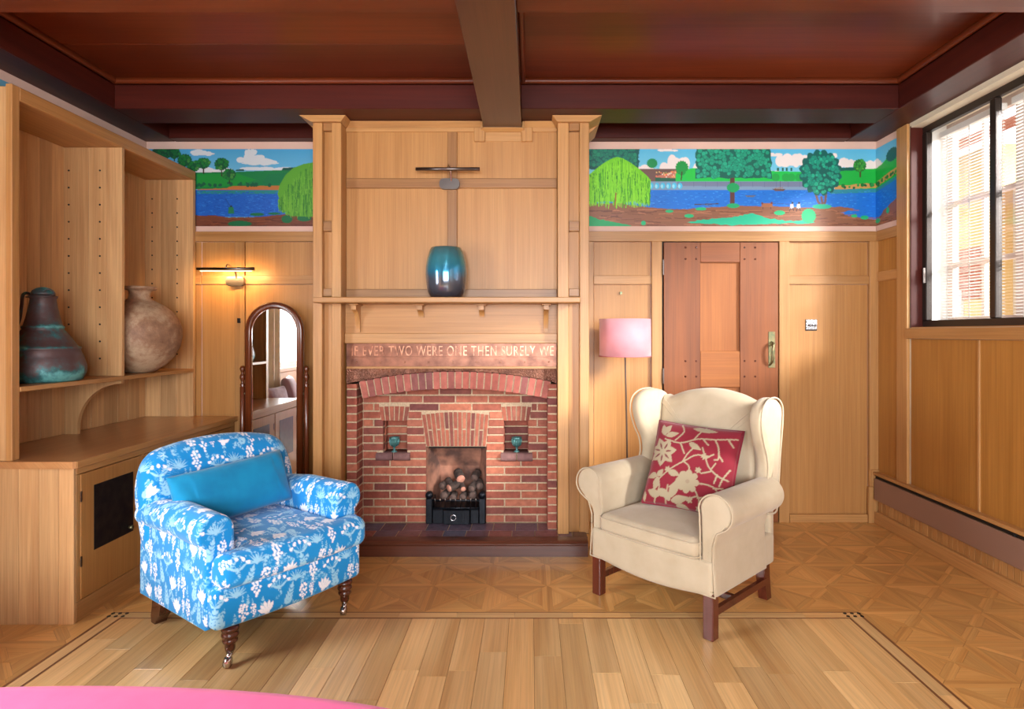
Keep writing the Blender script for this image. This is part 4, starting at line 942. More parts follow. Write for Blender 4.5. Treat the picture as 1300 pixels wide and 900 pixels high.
for (a, b_, c_, d) in SIL:
    m_ = (a + b_) / 2
    for p, q in ((a, m_ - .004), (m_ + .004, b_)):
        prof = [(YF + .131, c_ + .002), (YF - .012, c_ + .002), (YF - .026, c_ + .012), (YF - .03, c_ + .028), (YF - .02, d - .003), (YF - .006, d + .002), (YF + .131, d + .002)]
        part('brick', MB().prism(prof, 'x', p, q, smooth_side=True), M['brick_v'], wallm)
for sgn, (a, b_) in ((1, (X(440, YI), X(453, YI))), (-1, (X(695, YI), X(707, YI)))):
    pier = part('brick_pier', bx(a, b_ - .004 if sgn > 0 else b_, YI + .005, YF + .02, HZ, Z(487.5, YI), c=0) if sgn > 0 else bx(a + .004, b_, YI + .005, YF + .02, HZ, Z(487.5, YI), c=0), M['mortar'], fp)
    z = HZ + .004; k = 0
    while z < Z(489, YI):
        zt2 = min(z + .0435, Z(487.5, YI)); j = random.uniform(-.0012, .0012)
        if k % 2: part('brick', bx(a, b_ + j, YI + j, YI + .058, z, zt2, c=.003), M['brick'], pier); part('brick', bx(a, b_ + j, YI + .067, YF - .001, z, zt2, c=.003), M['brick'], pier)
        else: part('brick', bx(a, b_ + j, YI + j, YF - .001, z, zt2, c=.003), M['brick'], pier)
        z += .0542; k += 1
am = MB(); NV = 26
arcI = [(AX + (AR + .004) * math.sin(t), AZ + (AR + .004) * math.cos(t)) for t in np.linspace(-AH, AH, 40)]; arcO = [(AX + (AR + TH - .004) * math.sin(t), AZ + (AR + TH - .004) * math.cos(t)) for t in np.linspace(-AH, AH, 40)]
for i in range(39): am.prism([arcI[i], arcI[i + 1], arcO[i + 1], arcO[i]], 'y', YI + .006, YI + .10)
arch = part('brick_arch', am, M['mortar'], fp)
for k in range(NV):
    t0 = -AH + 2 * AH * k / NV + .0016; t1 = -AH + 2 * AH * (k + 1) / NV - .0016; j = random.uniform(-.002, .001)
    wedge(arch, 'brick', [(AX + r * math.sin(t), AZ + r * math.cos(t)) for r, t in ((AR, t0), (AR, t1), (AR + TH, t1), (AR + TH, t0))], YI + j, YI + .102, 'brick_a')
part('arch_filling', bx(FX_0 - .04, FX_1 + .04, YI + .103, YF + .05, 1.06, 1.3, c=0), M['mortar'], fp)
part('copper_backing', bx(cp0, cp1, YI + .011, YI + .10, Z(487, YI) + .082, 1.371, c=0), M['black'], fp)
# hearth
hearth = part('hearth', bx(-1.36, .335, 3.70, YF + .03, 0, HZ - .004, c=0), M['mortar'], fp)
M['tile'] = brick_mat('quarry_tile', [(92, 94, 120), (164, 100, 92), (104, 104, 130), (138, 96, 100), (84, 90, 116), (172, 108, 94)], .26)
tw = .1475
for r_ in range(2):
    for k in range(11):
        xa = -1.30 + k * tw + (.02 if r_ else 0); xa2 = min(xa + tw - .005, .262)
        if xa2 - xa > .02: part('hearth_tile', bx(max(xa, -1.29), xa2, 3.786 + r_ * .152, 3.786 + r_ * .152 + .147, HZ - .0042, HZ - .001, g='x', c=.001), M['tile'], hearth)
kerb_prof = lambda y, d: [(y, 0), (y, .066), (y + .006 * d, .070), (y + .006 * d, .076), (y - .004 * d, .080), (y - .006 * d, .088), (y, .096), (y + .02 * d, .098), (y + .078 * d, .098), (y + .082 * d, .094), (y + .082 * d, 0)]
part('kerb', MB().prism(kerb_prof(3.692, 1), 'x', -1.375, .350, g='x'), M['hearth_wood'], hearth)
part('kerb', MB().prism(kerb_prof(.350, -1), 'y', 3.776, YP - .001, g='y'), M['hearth_wood'], hearth)
part('kerb', MB().prism(kerb_prof(-1.375, 1), 'y', 3.776, YP - .001, g='y'), M['hearth_wood'], hearth)
# firebox
ox0, ox1, oz = OPN[0][0], OPN[0][1], OPN[0][3]
M['fireclay'] = plain('sooty_fireclay', (178, 124, 100), .9, nscale=7, col2=(92, 66, 58), bstr=.2)
fb = part('firebox', MB().prism([(ox0 - .06, YF + .16), (ox0 + .001, YF + .006), (ox0 - .0, YF + .006), (ox0 + .075, YB - .03), (ox0 - .06, YB - .03)], 'z', HZ, oz + .1)
          .prism([(ox1 + .06, YF + .16), (ox1, YF + .006), (ox1 - .075, YB - .03), (ox1 + .06, YB - .03)], 'z', HZ, oz + .1), M['fireclay'], fp)
part('fireback', MB().prism([(YB - .06, HZ), (YB - .055, .42), (YB - .14, oz - .03), (YB - .03, oz - .03), (YB - .03, HZ)], 'x', ox0 + .05, ox1 - .05), M['fireclay'], fp)
part('smoke_throat', bx(ox0 - .02, ox1 + .02, YF + .05, YB - .032, oz + .02, oz + .08, c=0), M['soot'], fp)
part('inner_hearth', bx(ox0, ox1, YF - .0, YB - .05, HZ - .011, HZ, c=0), M['soot'], fp)
part('lintel_soot', bx(ox0, ox1, YF + .052, YF + .09, oz - .02, oz + .08, c=0), M['soot'], fp)
# fire basket
fbk = thing('fire_basket', (X(579, YF), YF + .03, HZ), 'black cast iron fire basket standing in the brick opening', 'fire basket')
yf = YF - .03
def xf(p): return X(p, YF - .03)
def zf(p): return Z(p, YF - .03)
for a, b_ in ((540.5, 548.5), (608, 616)):
    xm = (xf(a) + xf(b_)) / 2; hw = (xf(b_) - xf(a)) / 2
    part('cheek', MB().box(xm - hw, xm + hw, yf, yf + .03, HZ, zf(633), c=.004).tube([(xm, yf - .006, zf(629)), (xm, yf + .034, zf(629))], hw * 1.12, 16).box(xm - hw * .8, xm + hw * .8, yf + .03, yf + .19, HZ + .02, zf(636), c=.004), M['iron'], fbk)
for pa in (636, 645.5): part('bar', MB().tube([(xf(548), yf + .012, zf(pa)), (xf(608), yf + .012, zf(pa))], .007, 8), M['iron'], fbk)
for k in range(9): px = 552 + k * 6.5; part('bar', MB().tube([(xf(px), yf + .008, zf(645.5)), (xf(px), yf + .008, zf(636)), (xf(px), yf + .004, zf(633))], .0042, 6), M['chrome_dark'], fbk)
for a, b_ in ((549, 562.5), (597, 607.5)): part('front_plate', bx(xf(a), xf(b_), yf + .008, yf + .02, HZ, zf(647.5), c=.003), M['iron'], fbk)
ash = part('ash_door', bx(xf(563), xf(596.5), yf - .016, yf + .02, HZ, zf(647), c=.004), M['iron'], fbk)
for k in range(7):
    px = 566 + k * 4.6; part('rib', bx(xf(px), xf(px + 1.4), yf - .019, yf - .0155, HZ + .008, zf(649), c=.001), M['iron'], ash)
part('ring', MB().tube([(xf(576) + .018 * math.cos(t), yf - .022, zf(656) + .018 * math.sin(t)) for t in np.linspace(0, 2 * math.pi, 22)], .0032, 8), M['steel'], ash)
part('grate_floor', bx(xf(549), xf(607), yf + .022, yf + .19, zf(648), zf(645), c=.002), M['iron'], fbk)
bark = plain('charred_bark', (84, 68, 60), .95, nscale=30, col2=(46, 38, 36), bstr=.8); cut = plain('pale_log_end', (214, 156, 132), .85, nscale=30, col2=(176, 110, 92)); cut2 = plain('charred_log_end', (112, 90, 80), .9, nscale=30, col2=(80, 64, 60))
LG = [(572, 622, .072, .028, -.5, .42, 0), (583, 612, .085, .036, -.35, .35, 1), (569, 622, .045, .030, .75, .2, 1), (587, 623, .045, .021, -.3, .3, 1), (597, 624, .07, .028, .3, .3, 0), (600, 612, .12, .030, .2, .25, 0), (608, 621, .08, .030, -.2, .2, 0),
      (562, 632, .055, .030, .2, .05, 0), (574, 634, .05, .026, 0, .05, 0), (586, 634, .05, .028, .1, .05, 0), (599, 632, .055, .030, -.1, .05, 0), (558, 622, .10, .030, .6, .2, 0)]
for i, (px, py, dy, r, yaw, pit, pale) in enumerate(LG):
    c_ = Vector((xf(px), yf + dy, zf(py))); d = Vector((math.sin(yaw) * math.cos(pit), math.cos(yaw) * math.cos(pit), math.sin(pit))); L = .085; r *= .92
    lg = thing('log', c_, {1: 'thick pale-ended log on top of the fire basket pile', 2: 'pale-ended log lying slantwise under the topmost log', 3: 'slimmest pale-ended log in the fire basket'}[i] if pale else 'charred grey-brown log in the fire basket', 'log', 'pale logs in the fire basket' if pale else 'charred logs in the fire basket')
    a, b_ = Vector((0, 0, 0)), d * L
    lp = [a + d * L * t for t in np.linspace(0, 1, 5)]; rr = [r * random.uniform(.93, 1.04) for _ in lp]
    part('bark', MB().tube(lp, rr, 14), bark, lg, local=True)
    part('cut_end', MB().tube([a - d * .004, a + d * .001], [r * .86, r * .93], 14), cut if pale else cut2, lg, local=True)
# goblets in the niches
gob = plain('turquoise_metal', (106, 160, 158), .35, metal=.5, nscale=30, col2=(70, 120, 122))
for i, (px, lab) in enumerate(((500.5, 'small turquoise fluted goblet in the brick niche nearer the mirror'), (656, 'small turquoise fluted goblet in the brick niche nearer the floor lamp'))):
    h = NI[i]; cx = X(px, YF + .03); g_ = thing('goblet', (cx, YF + .03, SIL[i][3] + .002), lab, 'goblet')
    prof = [(0, 0), (.021, 0), (.021, .004), (.008, .012), (.006, .028), (.012, .036), (.026, .05), (.031, .07), (.032, .092), (.036, .1), (.033, .1), (.028, .092), (.026, .07), (.01, .045), (0, .044)]
    part('cup', MB().lathe(prof, 28), gob, g_, local=True)
    for k in range(12):
        t = 2 * math.pi * k / 12; part('flute', MB().tube([((.004 + r2) * math.cos(t), (.004 + r2) * math.sin(t), z2) for r2, z2 in ((.016, .042), (.0245, .052), (.029, .07), (.030, .09))], .0035, 6), gob, g_, local=True)
# ================================================================== LEFT-HAND CABINET, COUNTER AND BOOKCASE
CT, CX, CXB = .770, -2.126, -2.150                   # counter height, counter front, cabinet front
cab = thing('base_cabinet', (-2.47, 3.6, 0), 'long low oak plank cabinet with dark metal door panels under the counter', 'cabinet')
part('carcass', bx(XL + .002, CXB - .018, 2.85, YB - .016, .0, CT - .034, g='y', c=0), M['oak_plank'], cab)
pe = [-2.798, -2.70, -2.60, -2.505, -2.41, -2.314, -2.222, CXB + .001]
for a, b_ in zip(pe, pe[1:]): part('end_plank', bx(a + .0008, b_ - .0008, 2.832 + random.uniform(-.001, .001), 2.8495, 0, CT - .034, g='z', c=.0015), M['oak_plank'], cab)
fx0, fx1 = CXB - .0175, CXB
part('face_rail', bx(fx0, fx1, 2.851, YB - .016, .0, .095, g='y'), M['oak_frame'], cab); part('face_rail', bx(fx0, fx1, 2.851, YB - .016, CT - .07, CT - .034, g='y'), M['oak_frame'], cab)
dy = [2.875, 3.35, 3.84, 4.32]
part('face_stile', bx(fx0, fx1, 2.851, 2.873, .096, CT - .071, g='z'), M['oak_frame'], cab); part('face_stile', bx(fx0, fx1, 4.322, YB - .016, .096, CT - .071, g='z'), M['oak_frame'], cab)
for a in dy[1:3]: part('face_stile', bx(fx0, fx1, a - .012, a + .012, .096, CT - .071, g='z'), M['oak_frame'], cab)
gril = plain('dark_beaten_door_panel', (52, 46, 44), .4, metal=.6, nscale=18, col2=(30, 30, 36), bstr=.6)
for i, (a, b_) in enumerate(zip(dy, dy[1:])):
    a, b_ = a + (.0 if i == 0 else .014), b_ - (.014 if i < 2 else 0)
    d = part('door', bx(fx0, fx1 + .003, a, b_, .099, CT - .074, g='z', c=.002), M['oak'], cab)
    part('metal_panel', bx(fx1 + .0025, fx1 + .005, a + .085, b_ - .085, .305, .625, c=.001), gril, d, label='dark beaten metal panel')
    for z in (.255, .565): part('hinge', bx(fx1 + .002, fx1 + .006, a - .004, a + .006, z, z + .05, c=.001), M['chrome_dark'], d)
    part('knob', MB().tube([(fx1 + .004, b_ - .12, .335), (fx1 + .024, b_ - .12, .335)], [.006, .012], 12), M['brass'], d)
top_poly = [(XL + .002, 2.808), (CX - .01, 2.808), (CX, 2.818), (CX, YB - .017), (XL + .002, YB - .017)]
ctop = part('counter_top', MB().prism(top_poly, 'z', CT - .033, CT, g='y'), M['oak_top']); centre(ctop); tag(ctop, 'long oak counter top running under the bookcase', 'counter top')
part('edge_lipping', bx(CX, CX + .004, 2.82, YB - .018, CT - .033, CT - .001, g='y', c=.001), M['oak_frame'], ctop)
BXF, BXB = -2.43, -2.775; BZ0, BZ1 = CT + .0005, 2.54; SHZ = 1.115
bk = thing('bookcase', (-2.6, 3.6, CT), 'tall open oak bookcase standing on the counter', 'bookcase')
part('upright', bx(BXF - .03, BXF, 2.82, 2.865, BZ0, BZ1, g='z', c=.003), M['oak_frame'], bk)
for a, b_ in ((XL + .002, -2.68), (-2.679, -2.57), (-2.569, BXF - .031)): part('end_board', bx(a, b_ - .0005, 2.828, 2.862, BZ0, BZ1 - .01, g='z', c=.0015), M['oak_plank'], bk)
y = 2.866
while y < 4.33:
    w_ = random.uniform(.075, .13); y2 = min(y + w_, 4.335)
    part('back_plank', bx(XL + .002, BXB + random.uniform(-.0015, .0015), y + .0005, y2 - .0005, BZ0, BZ1 - .065, g='z', c=.0015), M['oak_plank'], bk); y = y2
part('top_board', bx(XL + .002, BXF, 2.866, YB - .017, 2.475, BZ1, g='y', c=.003), M['oak_frame'], bk)
dv = part('divider', bx(BXB - .012, BXB - .0025, 3.582, 3.604, SHZ, 2.474, g='z', c=0), M['oak_plank'], bk)
for a, b_ in ((BXB - .002, -2.63), (-2.63, -2.52), (-2.52, BXF - .001)): part('board', bx(a + .0005, b_ - .0005, 3.580, 3.606, SHZ + .001, 2.474, g='z', c=.0015), M['oak_plank'], dv)
ed = part('far_end', bx(BXB - .012, BXB - .0025, 4.338, YB - .017, BZ0, 2.474, g='z', c=0), M['oak_plank'], bk)
for a, b_ in ((BXB - .002, -2.665), (-2.665, -2.555), (-2.555, BXF + .0)): part('board', bx(a + .0005, b_ - .0005, 4.336, YB - .017, BZ0, 2.474, g='z', c=.0015), M['oak_plank'], ed)
part('shelf', bx(BXB + .002, BXF + .004, 2.8655, 4.3355, SHZ - .024, SHZ, g='y', c=.002), M['oak_frame'], bk)
n = 14; zb0, zb1 = BZ0, SHZ - .0245; xf_, xb2 = BXF - .004, BXB + .004; xl_ = xb2 + .075
br = [(xb2, zb0), (xl_, zb0)] + [(xf_ - (xf_ - xl_) * math.cos(t) ** 1.0 + 0, zb0 + .03 + (zb1 - zb0 - .05) * math.sin(t)) for t in np.linspace(0, math.pi / 2, n)] + [(xf_, zb1), (xb2, zb1)]
part('curved_bracket', MB().prism(br, 'y', 3.580, 3.606, g='z'), M['oak_plank'], bk)
holes = MB()
for yy, xs_ in ((3.579, (-2.745, -2.56)), (4.335, (-2.725, -2.545))):
    for xh in xs_:
        z = 1.22
        while z < 2.42: holes.tube([(xh, yy - .0015, z), (xh, yy + .001, z)], .0055, 8); z += .1015
o = part('peg_holes', holes, M['black'], bk); o['kind'] = 'stuff'

# ================================================================== POTS
def lathe_thing(name, loc, prof, mat, label, cat, segs=48):
    t = part(name, MB().lathe(prof, segs), mat); t.location = loc; return tag(t, label, cat)
m, nt, b = new_mat('verdigris_copper'); tc = N(nt, 'ShaderNodeTexCoord'); n1 = noise(nt, tc.outputs['Object'], 9, 6, .65); n2 = noise(nt, tc.outputs['Object'], 40, 4)
sx = N(nt, 'ShaderNodeSeparateXYZ'); nt.links.new(tc.outputs['Object'], sx.inputs[0])
band = ramp(nt, sx.outputs[2], [(q_, (v_, v_, v_, 1)) for q_, v_ in ((.0, 1.0), (.035, .75), (.07, .15), (.165, .1), (.18, 1.0), (.195, .3), (.275, .3), (.29, 1.0), (.305, .15), (.44, .2), (.47, .9))])
mm = N(nt, 'ShaderNodeMath', operation='MULTIPLY_ADD'); nt.links.new(band, mm.inputs[0]); mm.inputs[1].default_value = .22; nt.links.new(n1, mm.inputs[2])
c_ = ramp(nt, mm.outputs[0], [(.5, rgb(84, 64, 64)), (.6, rgb(82, 78, 80)), (.68, rgb(52, 108, 112)), (.82, rgb(104, 176, 176))])
nt.links.new(c_, b.inputs['Base Color']); b.inputs['Roughness'].default_value = .5; b.inputs['Metallic'].default_value = .25; bump(nt, b, n2, .4, .004); M['verd'] = m
jl = Vector((-2.59, 3.2, SHZ))
jug = thing('copper_jug', jl, 'old verdigris copper jug with a lid and loop handle on the shelf', 'jug')
jp = [(0, 0), (.15, 0), (.172, .008), (.189, .045), (.19, .078), (.178, .125), (.161, .166), (.165, .170), (.165, .180), (.150, .186), (.126, .225), (.101, .262), (.088, .278), (.092, .282), (.092, .290), (.084, .297), (.073, .34), (.063, .39), (.056, .435), (.062, .444), (.064, .452), (.05, .456), (0, .456)]
part('body', MB().lathe(jp, 56), M['verd'], jug, local=True)
part('lid', MB().lathe([(.0, .456), (.052, .457), (.054, .466), (.046, .482), (.03, .494), (.01, .5), (0, .5)], 32), M['verd'], jug, local=True)
part('handle', MB().tube(smooth_curve([(-.055, 0, .452), (-.085, 0, .468), (-.108, 0, .455), (-.111, -.004, .40), (-.111, -.02, .32), (-.12, -.055, .245)], 7), .008, 10), M['verd'], jug, local=True)
part('hinge_wire', MB().tube(smooth_curve([(.03, -.05, .47), (.062, -.04, .487), (.075, -.02, .462), (.055, -.052, .445), (0, -.07, .442), (-.05, -.05, .445)], 6), .003, 6), M['verd'], jug, local=True)
m, nt, b = new_mat('weathered_clay'); tc = N(nt, 'ShaderNodeTexCoord'); n1 = noise(nt, tc.outputs['Object'], 6, 8, .7, .2)
nt.links.new(ramp(nt, n1, [(.3, rgb(108, 76, 56)), (.48, rgb(152, 116, 88)), (.6, rgb(184, 158, 128)), (.72, rgb(136, 98, 70))]), b.inputs['Base Color']); b.inputs['Roughness'].default_value = .6; bump(nt, b, noise(nt, tc.outputs['Object'], 30, 5), .5, .006); M['clay'] = m
pot = lathe_thing('clay_pot', (-2.534, 3.905, SHZ), [(0, 0), (.06, 0), (.09, .006), (.145, .045), (.195, .10), (.228, .165), (.243, .235), (.24, .29), (.222, .345), (.188, .395), (.14, .435), (.09, .462), (.066, .478), (.06, .50), (.062, .522), (.07, .532), (.094, .538), (.098, .546), (.096, .556), (.06, .556), (.05, .5), (0, .48)], M['clay'], 'large round mottled clay pot with a narrow neck on the shelf', 'pot', 64)
m, nt, b = new_mat('lustre_glaze'); tc = N(nt, 'ShaderNodeTexCoord'); sx = N(nt, 'ShaderNodeSeparateXYZ'); nt.links.new(tc.outputs['Object'], sx.inputs[0]); n1 = noise(nt, tc.outputs['Object'], 10, 4)
mm = N(nt, 'ShaderNodeMath', operation='MULTIPLY_ADD'); nt.links.new(n1, mm.inputs[0]); mm.inputs[1].default_value = .10; nt.links.new(sx.outputs[2], mm.inputs[2])
nt.links.new(ramp(nt, mm.outputs[0], [(.05, rgb(76, 68, 74)), (.16, rgb(92, 106, 124)), (.22, rgb(44, 142, 184)), (.29, rgb(72, 158, 176)), (.36, rgb(92, 136, 140))]), b.inputs['Base Color']); b.inputs['Roughness'].default_value = .13; b.inputs['Metallic'].default_value = .55; b.inputs['Coat Weight'].default_value = .6; M['lustre'] = m
vase = lathe_thing('lustre_vase', (X(566.5, 3.845), 3.843, SZ1), [(0, 0), (.085, 0), (.098, .006), (.116, .04), (.126, .09), (.13, .15), (.128, .2), (.12, .25), (.108, .295), (.098, .318), (.094, .322), (.09, .318), (.1, .28), (.11, .2), (.1, .05), (0, .02)], M['lustre'], 'metallic blue-green lustre vase on the mantel shelf', 'vase', 56)

# ================================================================== PICTURE LIGHTS
def picture_light(cx, cy, zbar, ybar, L, label, on):
    t = thing('picture_light', (cx, cy, zbar), label, 'lamp')
    part('shade_bar', MB().tube([(cx - L / 2, ybar, zbar), (cx + L / 2, ybar, zbar)], .011, 14), M['chrome_dark'], t)
    zp = zbar - .075
    part('back_plate', MB().prism(round_poly([(cx - .066, zp - .035), (cx + .066, zp - .035), (cx + .066, zp + .035), (cx - .066, zp + .035)], .034), 'y', cy - .028, cy, smooth_side=False), M['chrome_dark'], t)
    part('arm', MB().tube(smooth_curve([(cx + .012, cy - .02, zp + .01), (cx + .012, cy - .05, zp + .07), (cx + .004, ybar + .03, zbar + .035), (cx, ybar, zbar + .008)], 6), .005, 8), M['steel'], t)
    if on:
        g = plain('glowing_tube', (255, 200, 120), .5); e = g.node_tree.nodes['Principled BSDF']; e.inputs['Emission Color'].default_value = (1, .62, .25, 1); e.inputs['Emission Strength'].default_value = 3
        part('lamp_tube', MB().tube([(cx - L / 2 + .02, ybar + .006, zbar - .012), (cx + L / 2 - .02, ybar + .006, zbar - .012)], .006, 10), g, t)
        l = lamp('picture_light_glow', 'AREA', (0, 0, 0), (0, 0, 0), 2.0, (1, .60, .24), shape='RECTANGLE', size=L - .04, size_y=.02); l.parent = t; l.location = (0, ybar - cy + .02, -.022); aim(l, (0, .75, -.55))
    return t
picture_light(xb(301.5), F_ - .0005, zb(344.5), YB - .17, .40, 'slim steel picture light, lit, on the oak panel above the arched mirror', True)
picture_light(X(571.5, YN), YN - .0125, Z(214.5, 3.86), 3.86, .41, 'slim steel picture light, unlit, above the blue-green vase', False)

# ================================================================== ARCHED CHEVAL MIRROR
def sweep2d(mb, path, prof, closed=False, smooth=True):
    """path in (x, z); prof: (outward offset, y)"""
    n, k = len(path), len(prof); vs = []
    for i, p in enumerate(path):
        a = path[i - 1] if (closed or i) else path[0]; c_ = path[(i + 1) % n] if (closed or i < n - 1) else path[-1]
        t = Vector((c_[0] - a[0], c_[1] - a[1])).normalized(); nx, nz = t.y, -t.x
        vs += [(p[0] + nx * o_, y_, p[1] + nz * o_) for o_, y_ in prof]
    fs = []
    for i in range(n if closed else n - 1):
        j = (i + 1) % n
        for q in range(k): q2 = (q + 1) % k; fs.append((i * k + q, i * k + q2, j * k + q2, j * k + q))
    if not closed: fs += [tuple(range(k))[::-1], tuple(range((n - 1) * k, n * k))]
    mb.add(vs, fs, smooth); return mb
MY = 4.20; mcx = X(348.5, MY); mir = thing('cheval_mirror', (mcx, MY, 0), 'tall arched cheval mirror in a mahogany frame behind the blue armchair', 'mirror')
hw, mzt, mzb = .165, Z(382, MY) - .045, .36
arc = [(-hw, mzb), (-hw, mzt - hw)] + [(-hw * math.cos(t), mzt - hw + hw * math.sin(t)) for t in np.linspace(.1, math.pi - .1, 22)] + [(hw, mzt - hw), (hw, mzb)]
arc = [(-x_, z_) for x_, z_ in arc]                    # right-hand side first so that 'outward' points out
prof = [(-.008, -.004), (-.006, -.016), (.006, -.024), (.016, -.018), (.026, -.022), (.036, -.012), (.036, .016), (-.008, .016)]
part('frame', sweep2d(MB(), arc, prof), M['mirror_wood'], mir, local=True)
part('bottom_rail', MB().box(-hw - .036, hw + .036, -.020, .016, mzb - .045, mzb + .006, c=.006), M['mirror_wood'], mir, local=True)
gm, nt, b = new_mat('mirror_glass'); b.inputs['Metallic'].default_value = 1; b.inputs['Roughness'].default_value = .01; b.inputs['Base Color'].default_value = (.86, .87, .85, 1)
part('glass', MB().prism([(-x_ * .985, z_) for x_, z_ in arc], 'y', -.001, .004), gm, mir, local=True)
part('backing', MB().prism([(-x_ * 1.02, z_) for x_, z_ in arc], 'y', .006, .014), M['mirror_wood'], mir, local=True)
for s_ in (-1, 1):
    xp = s_ * .223; zt2 = Z(464, MY)
    pst = part('post', MB().lathe([(0, .06), (.017, .06), (.017, zt2 - .15), (.012, zt2 - .145), (.018, zt2 - .135), (.012, zt2 - .125), (.01, zt2 - .11), (.019, zt2 - .085), (.017, zt2 - .068), (.009, zt2 - .055), (.011, zt2 - .045), (.019, zt2 - .022), (.012, zt2 - .004), (0, zt2)], 18, (xp, 0, 0)), M['mirror_wood'], mir, local=True)
    part('pivot', MB().tube([(xp, -.0, .95), (s_ * .2, 0, .95)], .008, 8), M['brass'], mir, local=True)
    part('foot', MB().prism([(-.17, 0), (-.19, .02), (-.10, .055), (-.02, .085), (.02, .085), (.10, .055), (.14, .02), (.12, 0), (.06, .018), (-.06, .018)], 'x', xp - .016, xp + .016), M['mirror_wood'], mir, local=True)
part('stretcher', MB().tube([(-.215, 0, .2), (.215, 0, .2)], .014, 12), M['mirror_wood'], mir, local=True)

# ================================================================== FLOOR LAMP
LX, LY = X(793.5, 4.06), 4.06; fl = thing('floor_lamp', (LX, LY, 0), 'slender floor lamp with a dusky pink drum shade beside the fireplace', 'lamp')
shade = cloth('pink_silk_shade', (214, 148, 156), .6, sheen=.4, col2=(206, 138, 148)); rs = .172; z0, z1 = Z(452.5, LY), Z(405, LY)
part('shade', MB().lathe([(rs - .003, z1), (rs, z1), (rs + .001, z0), (rs - .002, z0), (rs - .003, z1)], 56), shade, fl, local=True)
part('shade_trim', MB().lathe([(rs - .001, z0), (rs + .003, z0), (rs + .003, z0 + .006), (rs + .0, z0 + .006)], 56), plain('rose_trim', (176, 104, 112), .6), fl, local=True)
M['bronze'] = plain('dark_bronze', (92, 78, 70), .35, metal=.7)
part('pole', MB().tube([(.022, 0, .02), (.012, 0, .7), (0, 0, 1.24), (0, 0, 1.36)], .006, 10), M['bronze'], fl, local=True)
part('spider', MB().tube([(-rs, 0, z1 - .03), (rs, 0, z1 - .03)], .002, 6).tube([(0, -rs, z1 - .03), (0, rs, z1 - .03)], .002, 6), M['chrome_dark'], fl, local=True)
part('bulb', MB().lathe([(0, 1.34), (.012, 1.345), (.014, 1.37), (.028, 1.395), (.03, 1.415), (.018, 1.438), (0, 1.444)], 16), M['white'], fl, local=True)
part('base', MB().lathe([(0, 0), (.13, 0), (.13, .008), (.12, .014), (.02, .022), (.012, .03), (0, .03)], 40, (.022, 0, 0)), M['chrome_dark'], fl, local=True)

